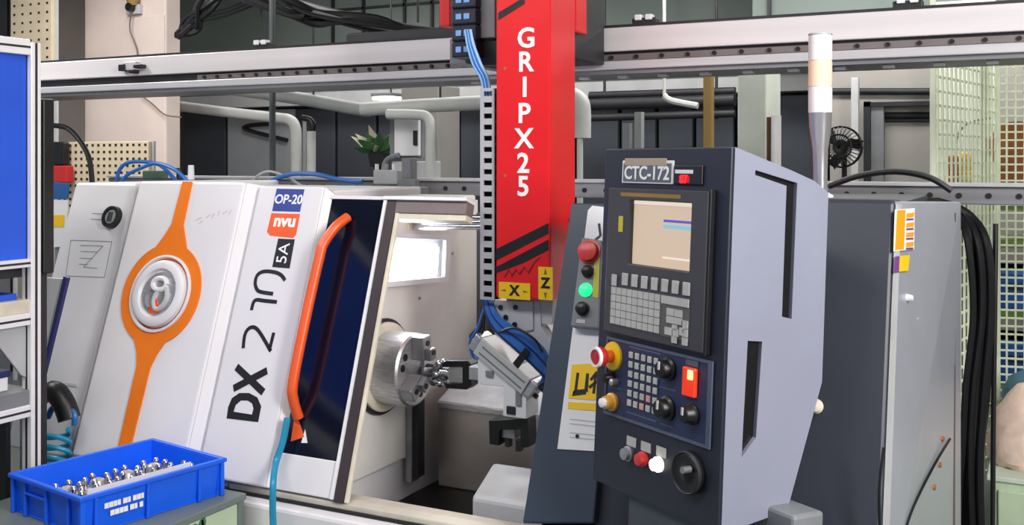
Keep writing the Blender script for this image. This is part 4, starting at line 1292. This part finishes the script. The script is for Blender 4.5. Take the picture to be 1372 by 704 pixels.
knob('emergency_stem', -.452, 1.035, [(.008, .018), (.04, .016), (.042, 0)], mat('stem_orange', (225, 100, 20), .4), es, seg=16)
knob('emergency_stop', -.452, 1.035, [(.034, .0), (.036, .026), (.05, .03), (.062, .026), (.065, .0)], mat('button_red2', (190, 40, 42), .35), es)
knob('stop_rim', -.452, 1.035, [(.058, .0295), (.066, .028), (.066, .022), (.06, .022)], M_paper, es)
ks = knob('key_switch', -.455, .972, [(0, .018), (.012, .018), (.02, .014), (.03, .012), (.031, 0)], M_black, op)
knob('key', -.432, .965, [(0, .010), (.02, .010), (.024, .006), (.025, 0)], M_steel, ks, seg=14)
yk = knob('start_button', -.446, .905, [(0, .026), (.008, .026), (.012, .02), (.03, .018), (.031, 0)], mat('button_amber', (225, 165, 60), .4), op)
knob('start_cap', -.446, .905, [(.03, .013), (.042, .013), (.046, .0)], M_paper, yk)
for x, z, r in ((-.205, 1.04, .031), (-.205, .935, .033), (-.105, .94, .028)):
    kk = knob('rotary_knob', x, z, [(0, r), (.006, r), (.012, r * .8), (.03, r * .75), (.034, r * .65), (.035, 0)], M_black, op)
    MB().box(x - .003, x + .003, -.054, -.05, zf(z), zf(z) + r * .7).build('pointer', M_key, kk, local=True)
rs = LB('power_switch', -.137, -.088, -.03, -.016, zf(.985), zf(1.06), mat('switch_red', (226, 58, 30), .35, emit=(235, 50, 20), es=.4), op, .004)
LB('switch_lens', -.112, -.092, -.034, -.03, zf(1.03), zf(1.055), mat('lens_glow', (255, 200, 120), .3, emit=(255, 190, 100), es=2.5), rs, .004)
LB('switch_plate', -.137, -.088, -.018, -.016, zf(1.063), zf(1.078), mat('plate_bluegrey', (84, 92, 112), .5), op, 0)
m = MB()
for x0, x1, z in ((-.38, -.24, 1.072), (-.235, -.17, 1.078), (-.235, -.175, .985), (-.14, -.085, .985), (-.38, -.25, .888), (-.23, -.18, .887), (-.49 + .02, -.41, .945)):
    m.box(x0, x1, -.0168, -.016, zf(z), zf(z + .004))
stuff(m.build('panel_print', mat('plate_bluegrey', (84, 92, 112), .5), op, local=True))
# lower buttons and handwheel
for x, z, m_, nm in ((-.366, .776, mat('button_silver', (170, 172, 176), .35, .6), 'push_button'), (-.302, .776, mat('button_red', (215, 60, 60), .35), 'push_button'), (-.236, .778, mat('button_lit', (250, 246, 235), .3, emit=(255, 250, 235), es=1.6), 'lit_button')):
    k = knob(nm, x, z, [(0, .021), (.008, .021), (.01, .017), (.022, .016), (.025, .0)], m_, CP, y0=-.012)
    LB('button_label', x - .012, x + .03, -.014, -.012, zf(z + .022), zf(z + .048), M_key, k, 0)
hw_ = knob('handwheel', -.105, .79, [(0, .05), (.006, .055), (.016, .055), (.022, .048), (.018, .03), (.022, .02), (.028, .0)], M_black, CP, y0=-.012, seg=30)
knob('handwheel_rim', -.105, .79, [(.012, .0545), (.019, .056), (.024, .052), (.02, .048)], M_dark, hw_, y0=-.012, seg=30)
MB().cyl((-.085, -.034, zf(.805)), (-.085, -.062, zf(.805)), .009, seg=12).build('crank_grip', M_steel2, hw_, smooth=True, local=True)
# support arm below
LB('support_arm', -.4, -.05, .01, .10, -.2, .02, mat('arm_slate', (66, 74, 84), .5), CP, .02)
LB('pivot', -.06, .09, .16, .27, -.12, .05, M_grey, CP, .01)
LB('swivel_post', -.22, -.08, .02, .14, -.66, -.2, mat('arm_slate', (66, 74, 84), .5), CP, .02)

# ================================================================== signal tower on the machine
tp = PY(1099, 150, 3.36)
st = thing('signal_tower', 'tall silver signal tower tapering to a thin neck beside the pendant', 'signal lamp', (tp.x, 3.36, 1.47))
k = PY(1099, 45, 3.36).z
hh = lambda py_: PY(1099, py_, 3.36).z
tw = MB().lathe((tp.x, 3.36, 0), (0, 0, 1), [(hh(258), .0), (hh(258), .022), (hh(245), .022), (hh(225), .022), (hh(200), .024), (hh(170), .034), (hh(152), .036), (hh(151), .0365)], 28).build('neck', mat('neck_silver', (206, 204, 208), .22, .75, .03), st, smooth=True)
lens = mat('tower_lens', (244, 240, 240), .12, 0, .02)
zz = [hh(151), hh(116), hh(81), hh(47)]
for i in range(3):
    MB().lathe((tp.x, 3.36, 0), (0, 0, 1), [(zz[i], .0), (zz[i], .0365), (zz[i + 1] - .003, .0365), (zz[i + 1] - .002, .034), (zz[i + 1], .034), (zz[i + 1], 0)], 28).build('lamp_segment', lens if i != 1 else mat('lens_amber', (242, 216, 192), .12, 0, .02, emit=(255, 140, 50), es=.12), st, smooth=True)
MB().lathe((tp.x, 3.36, 0), (0, 0, 1), [(hh(47), .037), (hh(45), .036), (hh(44), .0)], 28).build('cap', M_lgrey, st, smooth=True)
MB().lathe((tp.x, 3.36, 0), (0, 0, 1), [(1.484, .0), (1.484, .04), (hh(262), .04), (hh(258), .025)], 20).build('base', M_paper, st, smooth=True)

# ================================================================== black cables over the right end
cbn = thing('cable_bundle', 'thick bundle of black cables hanging down beside the grey end panel', 'cable', (-.2, 4.0, 0))
for i in range(8):
    j = lambda s: random.uniform(-s, s)
    o = i * 5.4
    yy = 4.26 + j(.04)
    MB().tube([PY(1236 + i * 1, 271 + (i % 3) * 2, 4.33), PY(1258 + o * .2, 273 + j(2), 4.32), PY(1282 + o * .5, 290 + j(3), 4.30), PY(1297 + o * .7, 330 + j(8), yy), PY(1302 + o * .75 + j(4), 420, yy), PY(1297 + o * .6 + j(7), 520, yy), PY(1288 + o * .85 + j(7), 620, yy), PY(1276 + o * 1.1 + j(5), 720, yy)], .0125 + (i % 3) * .002, 8, 6).build('cable', M_rubber, cbn, smooth=True)
MB().tube([PY(1334, 300, 4.25), PY(1333, 400, 4.25), PY(1331, 560, 4.25), PY(1330, 720, 4.25)], .009, 8, 5).build('cable', M_rubber, cbn, smooth=True)
tag(MB().tube([EF(*ES(a, b), .012) for a, b in ((1283, 590), (1258, 625), (1225, 680), (1205, 730))], .004, 6, 5).build('cable', M_rubber, smooth=True), 'thin black cable slanting down across the foot of the grey end panel', 'cable')
tag(MB().tube([PY(1184, 600, 2.93), PY(1178, 660, 2.9), PY(1180, 740, 2.9)], .004, 6, 5).build('cable', M_rubber, smooth=True), 'thin black cable hanging near the front corner of the end panel', 'cable')
tag(MB().tube([PY(1110, 250, 4.2), PY(1150, 236, 4.2), PY(1200, 230, 4.2), PY(1245, 238, 4.2), PY(1275, 256, 4.2)], .012, 8, 5).build('cable', M_rubber, smooth=True), 'black cable arching over the guide rail right of the signal tower', 'cable')

# hoses on the lathe top
for i, pts in enumerate(([(156, 246), (160, 228), (172, 218), (195, 217), (215, 222), (232, 238), (240, 250)], [(160, 250), (170, 235), (190, 225), (210, 219), (235, 228), (252, 244)])):
    tag(MB().tube([PY(a, b, 4.0 - i * .06) for a, b in pts], .010, 8, 5).build('air_hose', M_hose, smooth=True), ('blue air hose looping over the left top of the lathe, taller loop', 'blue air hose looping over the left top of the lathe, flatter loop')[i], 'hose', 'blue hoses on the lathe top')
tag(MB().tube([PY(a, b, 4.235) for a, b in ((352, 248), (372, 239), (395, 233), (425, 234), (450, 240), (474, 243), (486, 243))], .012, 8, 5).build('air_hose', M_hose, smooth=True), 'blue air hose lying along the lathe top to the valve block', 'hose')
tag(MB().tube([PY(a, b, 4.27) for a, b in ((330, 252), (345, 236), (362, 230), (385, 238), (405, 250))], .007, 6, 5).build('air_hose', M_lgrey, smooth=True), 'thin pale hose arching on the lathe top behind the door', 'hose')
tag(MB().tube([PY(a, b, 4.0) for a, b in ((68, 168), (90, 172), (108, 190), (120, 215), (124, 252))], .014, 8, 5).build('cable', M_rubber, smooth=True), 'black cable arching down in front of the low pegboard', 'cable')
tag(MB().tube([SL(*PS(a, b, .05), .05 if i > 1 else .045) for i, (a, b) in enumerate(((384, 560), (378, 592), (370, 620)))] + [PY(366, 650, 2.82), PY(366, 700, 2.81), PY(372, 760, 2.81)], .012, 8, 5).build('air_hose', M_teal, smooth=True), 'teal hose hanging from the door foot in front of the white skirt', 'hose')

# ================================================================== left foreground: rack
YR = 2.60
xr1 = PY(42, 300, YR).x
rk = thing('aluminium_rack', 'aluminium profile rack with blue back panel and shelves at the left edge', 'rack', (xr1 - .3, 1.9, 0))
y0, y1 = YR, YR + .042
zt = PY(40, 57, YR).z
M_prof = mat('profile_bright', (238, 236, 238), .4, .08, .04, 4)
def profile_post(x0, x1, y0, y1, z0, z1):
    o = box('post', x0, x1, y0, y1, z0, z1, M_prof, rk, .003)
    xm, ym = (x0 + x1) / 2, (y0 + y1) / 2
    box('groove', xm - .005, xm + .005, y0 - .0008, y0 + .002, z0, z1, M_dark, o)
    box('groove', x1 - .002, x1 + .0008, ym - .005, ym + .005, z0, z1, M_dark, o)
profile_post(xr1 - .052, xr1, y0, y1, 0, zt)
profile_post(xr1 - .045, xr1, .9, .945, 0, zt)
def profile_rail(z0, z1, x0=xr1 - .045, x1=xr1 - .004):
    o = box('rail', x0, x1, .945, y0, z0, z1, M_prof, rk, .003)
    zm = (z0 + z1) / 2
    box('groove', x1 - .002, x1 + .0008, .945, y0, zm - .004, zm + .004, M_dark, o)
zz_ = lambda py_: PY(24, py_, y0).z
profile_rail(zz_(75), zz_(54))
profile_rail(zz_(357), zz_(346))
profile_rail(zz_(434), zz_(418))
profile_rail(zz_(556), zz_(540))
box('back_panel', xr1 - .032, xr1 - .026, .945, y0, zz_(346), zz_(75), M_bluep, rk)
for a, b in ((400, 418), (520, 540)):
    box('shelf', xr1 - .6, xr1 - .01, .945, y0 + .03, zz_(b), zz_(a), M_grey if a > 500 else M_cream, rk, .003)
box('shelf', xr1 - .6, xr1 - .05, .945, y0 + .03, zz_(371), zz_(357), M_dark, rk, .003)
MB().prism([(y0 - .16, zz_(434)), (y0, zz_(434)), (y0, zz_(505)), (y0 - .02, zz_(500))], YZ(xr1 - .04), 0, .012).build('gusset', M_lgrey, rk, bevel=.002)
box('lower_panel', xr1 - .4, xr1 - .06, y0 - .06, y0 - .04, .05, zz_(556) - .0, M_black, rk)
zsh = zz_(400) + .001
t = thing('parts_bin', 'shallow blue bin on the middle shelf of the aluminium rack', 'bin', (xr1 - .2, YR - .2, zsh))
MB().prism(rect(xr1 - .4, xr1 - .04, YR - .4, YR - .03), XY(zsh), 0, .022, [rect(xr1 - .39, xr1 - .05, YR - .39, YR - .04)[::-1]]).build('wall', M_bluep, t)
box('bottom', xr1 - .39, xr1 - .05, YR - .39, YR - .04, zsh, zsh + .004, M_bluep, t)
tag(MB().lathe((xr1 - .16, YR - .12, zsh + .005), (0, 0, 1), [(0, 0), (0, .03), (.05, .03), (.055, .02), (.07, .018), (.07, 0)], 16).build('bottle', mat('dark_red_plastic', (120, 24, 30), .4), smooth=True), 'dark red bottle standing in the blue bin on the rack', 'bottle')
zsh = zz_(520) + .001
t = thing('paper_stack', 'white document folder with navy spine on the lower rack shelf', 'folder', (xr1 - .2, 2.0, zsh))
box('pages', xr1 - .4, xr1 - .06, YR - .4, YR - .05, zsh, zsh + .05, M_paper, t, .004)
box('spine', xr1 - .41, xr1 - .055, YR - .41, YR - .04, zsh + .05, zsh + .075, mat('navy_cover', (30, 40, 90), .5), t, .004)
# monitor behind the rack
MY = 2.655
mx1 = PX(73, 250, PY(60, 250, MY).x).x
zt_, zb_ = PY(62, 132, MY).z, PY(62, 368, MY).z
xm = PY(58, 250, MY).x
ym1 = PX(73, 250, xm).y
mo = thing('monitor', 'black upright monitor housing on a stand just behind the aluminium rack', 'monitor', (xm - .2, MY, 0))
box('housing', xm - .45, xm, MY, min(ym1, MY + .05), zb_, zt_, M_black, mo, .006)
box('screen', xm - .44, xm - .01, MY - .004, MY, zb_ + .03, zt_ - .03, M_dark, mo)
box('stand', xm - .06, xm - .03, MY + .01, MY + .04, 0, zb_, M_dark, mo)
# coloured notice card and document board beside the machine
nc = thing('notice_card', 'white notice card with yellow band beside the end of the lathe', 'notice', PY(82, 330, 3.6))
ncf = XZ(3.6)
nq = lambda a, b: (lambda p: (p.x, p.z))(PY(a, b, 3.6))
MB().prism([nq(70, 332), nq(90, 330), nq(92, 268), nq(70, 268)], ncf, 0, .006).build('card', M_paper, nc)
MB().prism([nq(71, 304), nq(87, 304), nq(88, 288), nq(71, 288)], ncf, .006, .008).build('yellow_band', M_yellow, nc)
MB().prism([nq(70, 267), nq(92, 267), nq(94, 246), nq(70, 244)], ncf, 0, .008).build('blue_header', mat('header_blue', (40, 90, 150), .5), nc)
nb = PY(80, 336, 3.62); box('post', nb.x - .01, nb.x + .01, 3.6, 3.62, 0, nb.z + .05, M_grey, nc)
nr_ = thing('drill', 'dark red and black hand tool on the pegboard beside the black monitor', 'tool', PY(78, 230, 4.85))
m = MB(); ybox(m, 70, 222, 89, 245, 4.82, .06); m.build('grip', mat('tool_red', (190, 40, 40), .4), nr_, bevel=.008)
m = MB(); ybox(m, 66, 190, 84, 222, 4.82, .06); m.build('body', M_black, nr_, bevel=.012)
db = thing('document_board', 'tilted white board with dark blue edge hanging at the end of the lathe', 'board', PY(75, 500, 2.9))
dq = lambda a, b: (lambda p: (p.x, p.z))(PY(a, b, 2.9))
MB().prism([dq(40, 506), dq(60, 506), dq(92, 374), dq(40, 370)], XZ(2.9), 0, .012).build('sheet', M_paper, db)
MB().prism([dq(58, 508), dq(62, 508), dq(95, 372), dq(90, 370)], XZ(2.9), .002, .018).build('edge', mat('edge_navy', (40, 44, 110), .4), db)
p = PY(55, 508, 2.92); box('stand', p.x - .05, p.x, 2.86, 2.885, 0, p.z + .02, M_grey, db)
# air gun with coiled hose
ag = thing('air_gun', 'black air gun nozzle with coiled teal hose between rack and lathe', 'air gun', PY(80, 600, 2.85))
MB().tube([PY(58, 530, 2.82), PY(72, 524, 2.82), PY(84, 538, 2.82), PY(90, 552, 2.82), PY(93, 562, 2.82)], (.042, .034), 10, 5).build('body', M_black, ag, smooth=True)
MB().tube([PY(64, 560, 2.82), PY(72, 546, 2.82), PY(88, 545, 2.82), PY(99, 555, 2.82), PY(100, 570, 2.82)], .012, 8, 5).build('guard', mat('gun_blue', (40, 100, 160), .4), ag, smooth=True)
cx_ = PY(74, 592, 2.83)
hl = []
for k in range(60):
    a = k / 60 * 2 * math.pi * 4.0
    hl.append(cx_ + Vector((math.cos(a) * .105, -.03 + math.sin(a) * .045, .05 - k * .0028 + .03 * math.cos(a + 1))))
MB().tube(hl, .010, 7, 2).build('hose', M_teal, ag, smooth=True)

# ================================================================== cabinet + blue crate with castings
cab = thing('tool_cabinet', 'green grey tool cabinet under the blue crate in the lower left corner', 'cabinet', (-2.95, 2.45, 0))
cx1, cyb = -2.50, 2.85
cz1 = .43
box('top', -3.2, cx1, 1.95, cyb, cz1 - .025, cz1, M_cabg, cab, .004)
for x in (-3.18, cx1 - .035):
    for y in (1.96, cyb - .035):
        box('post', x, x + .03, y, y + .03, 0, cz1 - .025, M_cabg, cab, .003)
box('side_panel', cx1 - .02, cx1 - .012, 1.99, cyb - .035, .03, cz1 - .03, M_lgreen, cab)
box('side_panel', -3.17, -3.162, 1.99, cyb - .035, .03, cz1 - .03, M_lgreen, cab)
for i in range(2):
    box('drawer', -3.14, cx1 - .04, 1.96, 1.98, .04 + i * .19, .21 + i * .19, M_lgreen, cab, .003)
m = MB()
p = PX(268, 697, cx1 - .012)
for k in range(5):
    d = Vector((0, random.uniform(-.03, .03), random.uniform(-.02, .02)))
    m.prism(circ(p.y + d.y, p.z - .02 + d.z, .012, 7, .02), YZ(cx1 - .012), 0, .002)
m.build('leaf_print', mat('print_green', (60, 120, 80), .5), cab)

CRZ = cz1
CC = Vector((-2.805, 2.565, CRZ))
cr_rot = math.radians(-10)
cr = thing('blue_crate', 'blue plastic crate of metal castings standing on the tool cabinet', 'crate', CC, rot=(0, 0, cr_rot))
ORG[cr.name] = Vector((0, 0, 0))
hw2, hl2, hh2 = .205, .262, .125
def CB(name, *a, m=M_blue, par=cr, bevel=.003): return box(name, *a, m, par, bevel, local=True)
CB('bottom', -hw2 + .008, hw2 - .008, -hl2 + .008, hl2 - .008, 0.0, .006)
def wallp(name, pts, thick): pass
for sx in (-1, 1):
    MB().prism([(-hl2 + .006, .0), (hl2 - .006, .0), (hl2, hh2), (-hl2, hh2)], lambda a, b, w__, sx=sx: Vector((sx * (hw2 - .012 + .012 * b / hh2 - w__), a, b)), 0, .006).build('side_wall', M_blue, cr, local=True)
for sy in (-1, 1):
    MB().prism([(-hw2 + .006, .0), (hw2 - .006, .0), (hw2, hh2), (-hw2, hh2)], lambda a, b, w__, sy=sy: Vector((a, sy * (hl2 - .012 + .012 * b / hh2 - w__), b)), 0, .006).build('side_wall', M_blue, cr, local=True)
MB().prism(rect(-hw2 - .014, hw2 + .014, -hl2 - .014, hl2 + .014), XY(hh2 - .008), 0, .014, [rect(-hw2 + .004, hw2 - .004, -hl2 + .004, hl2 - .004)[::-1]]).build('rim', M_blue, cr, bevel=.003, local=True)
for y in (-.215, -.03, .17):
    CB('rib', hw2 - .006, hw2 + .006, y - .006, y + .006, .0, hh2 - .008)
for x in (-.13, 0.0, .13):
    CB('rib', x - .006, x + .006, -hl2 - .006, -hl2 + .006, .0, hh2 - .008)
CB('rib', -.13, .0, -hl2 - .006, -hl2 + .006, .075, .083)
for sx in (-1, 1):
    for sy in (-1, 1):
        CB('corner', sx * hw2 - .008, sx * hw2 + .008, sy * hl2 - .008, sy * hl2 + .008, 0, hh2 - .006)
m = MB()
yy = -.165
for z, n_, st_ in ((.072, 9, -.185), (.045, 7, -.165)):
    y = st_
    for k in range(n_):
        l_ = random.uniform(.009, .016)
        m.box(hw2 - .0005, hw2 + .0012, y, y + l_, z, z + .017)
        y += l_ + (.0015 if k not in (3, 5) else .008)
m.build('faded_lettering', M_wink, cr, local=True)
# castings
M_cast = mat('casting_silver', (214, 206, 198), .32, .5, .15, 30)
Rz = Matrix.Rotation(cr_rot, 3, 'Z')
proto = None
names = ['first', 'second', 'third', 'fourth', 'fifth']
for r in range(2):
    for k in range(4):
        loc = CC + Rz @ Vector((.0 + r * .10, -.19 + k * .108 + r * .03, .010))
        lab = 'silver flanged casting in the blue crate, %s from the near end, %s row' % (names[k], ('far', 'lettered side')[r])
        if proto is None:
            proto = thing('casting', lab, 'casting', loc, 'castings in the blue crate')
            MB().lathe((0, 0, 0), (0, 0, 1), [(0, 0), (0, .032), (.05, .033), (.055, .047), (.068, .047), (.072, .028), (.092, .022), (.096, .014), (.086, 0)], 20).build('hub', M_cast, proto, smooth=True, local=True)
            for i in range(5):
                a = i * 2 * math.pi / 5
                MB().lathe((.039 * math.cos(a), .039 * math.sin(a), .066), (0, 0, 1), [(0, .008), (.02, .008), (.03, .011), (.038, .007), (.04, 0)], 10).build('stud', M_shiny, proto, smooth=True, local=True)
            o = proto
        else:
            o = proto.copy(); COL.objects.link(o)
            for c2 in proto.children:
                d = c2.copy(); COL.objects.link(d); d.parent = o
            o['label'] = lab
        o.location = loc
        o.rotation_euler = (random.uniform(-.03, .03), random.uniform(-.03, .03), random.uniform(0, 6))
p = CC + Rz @ Vector((.16, .1, .006))
sl = thing('paper_slip', 'white paper slip leaning inside the blue crate beside the castings', 'paper', p)
m = MB()
f4 = lambda a, b, w__: CC + Rz @ Vector((.172 + w__ + (b - .006) * .08, a, b))
m.prism(rect(-.23, .15, .008, .14), f4, 0, .002).build('sheet', M_paper, sl)
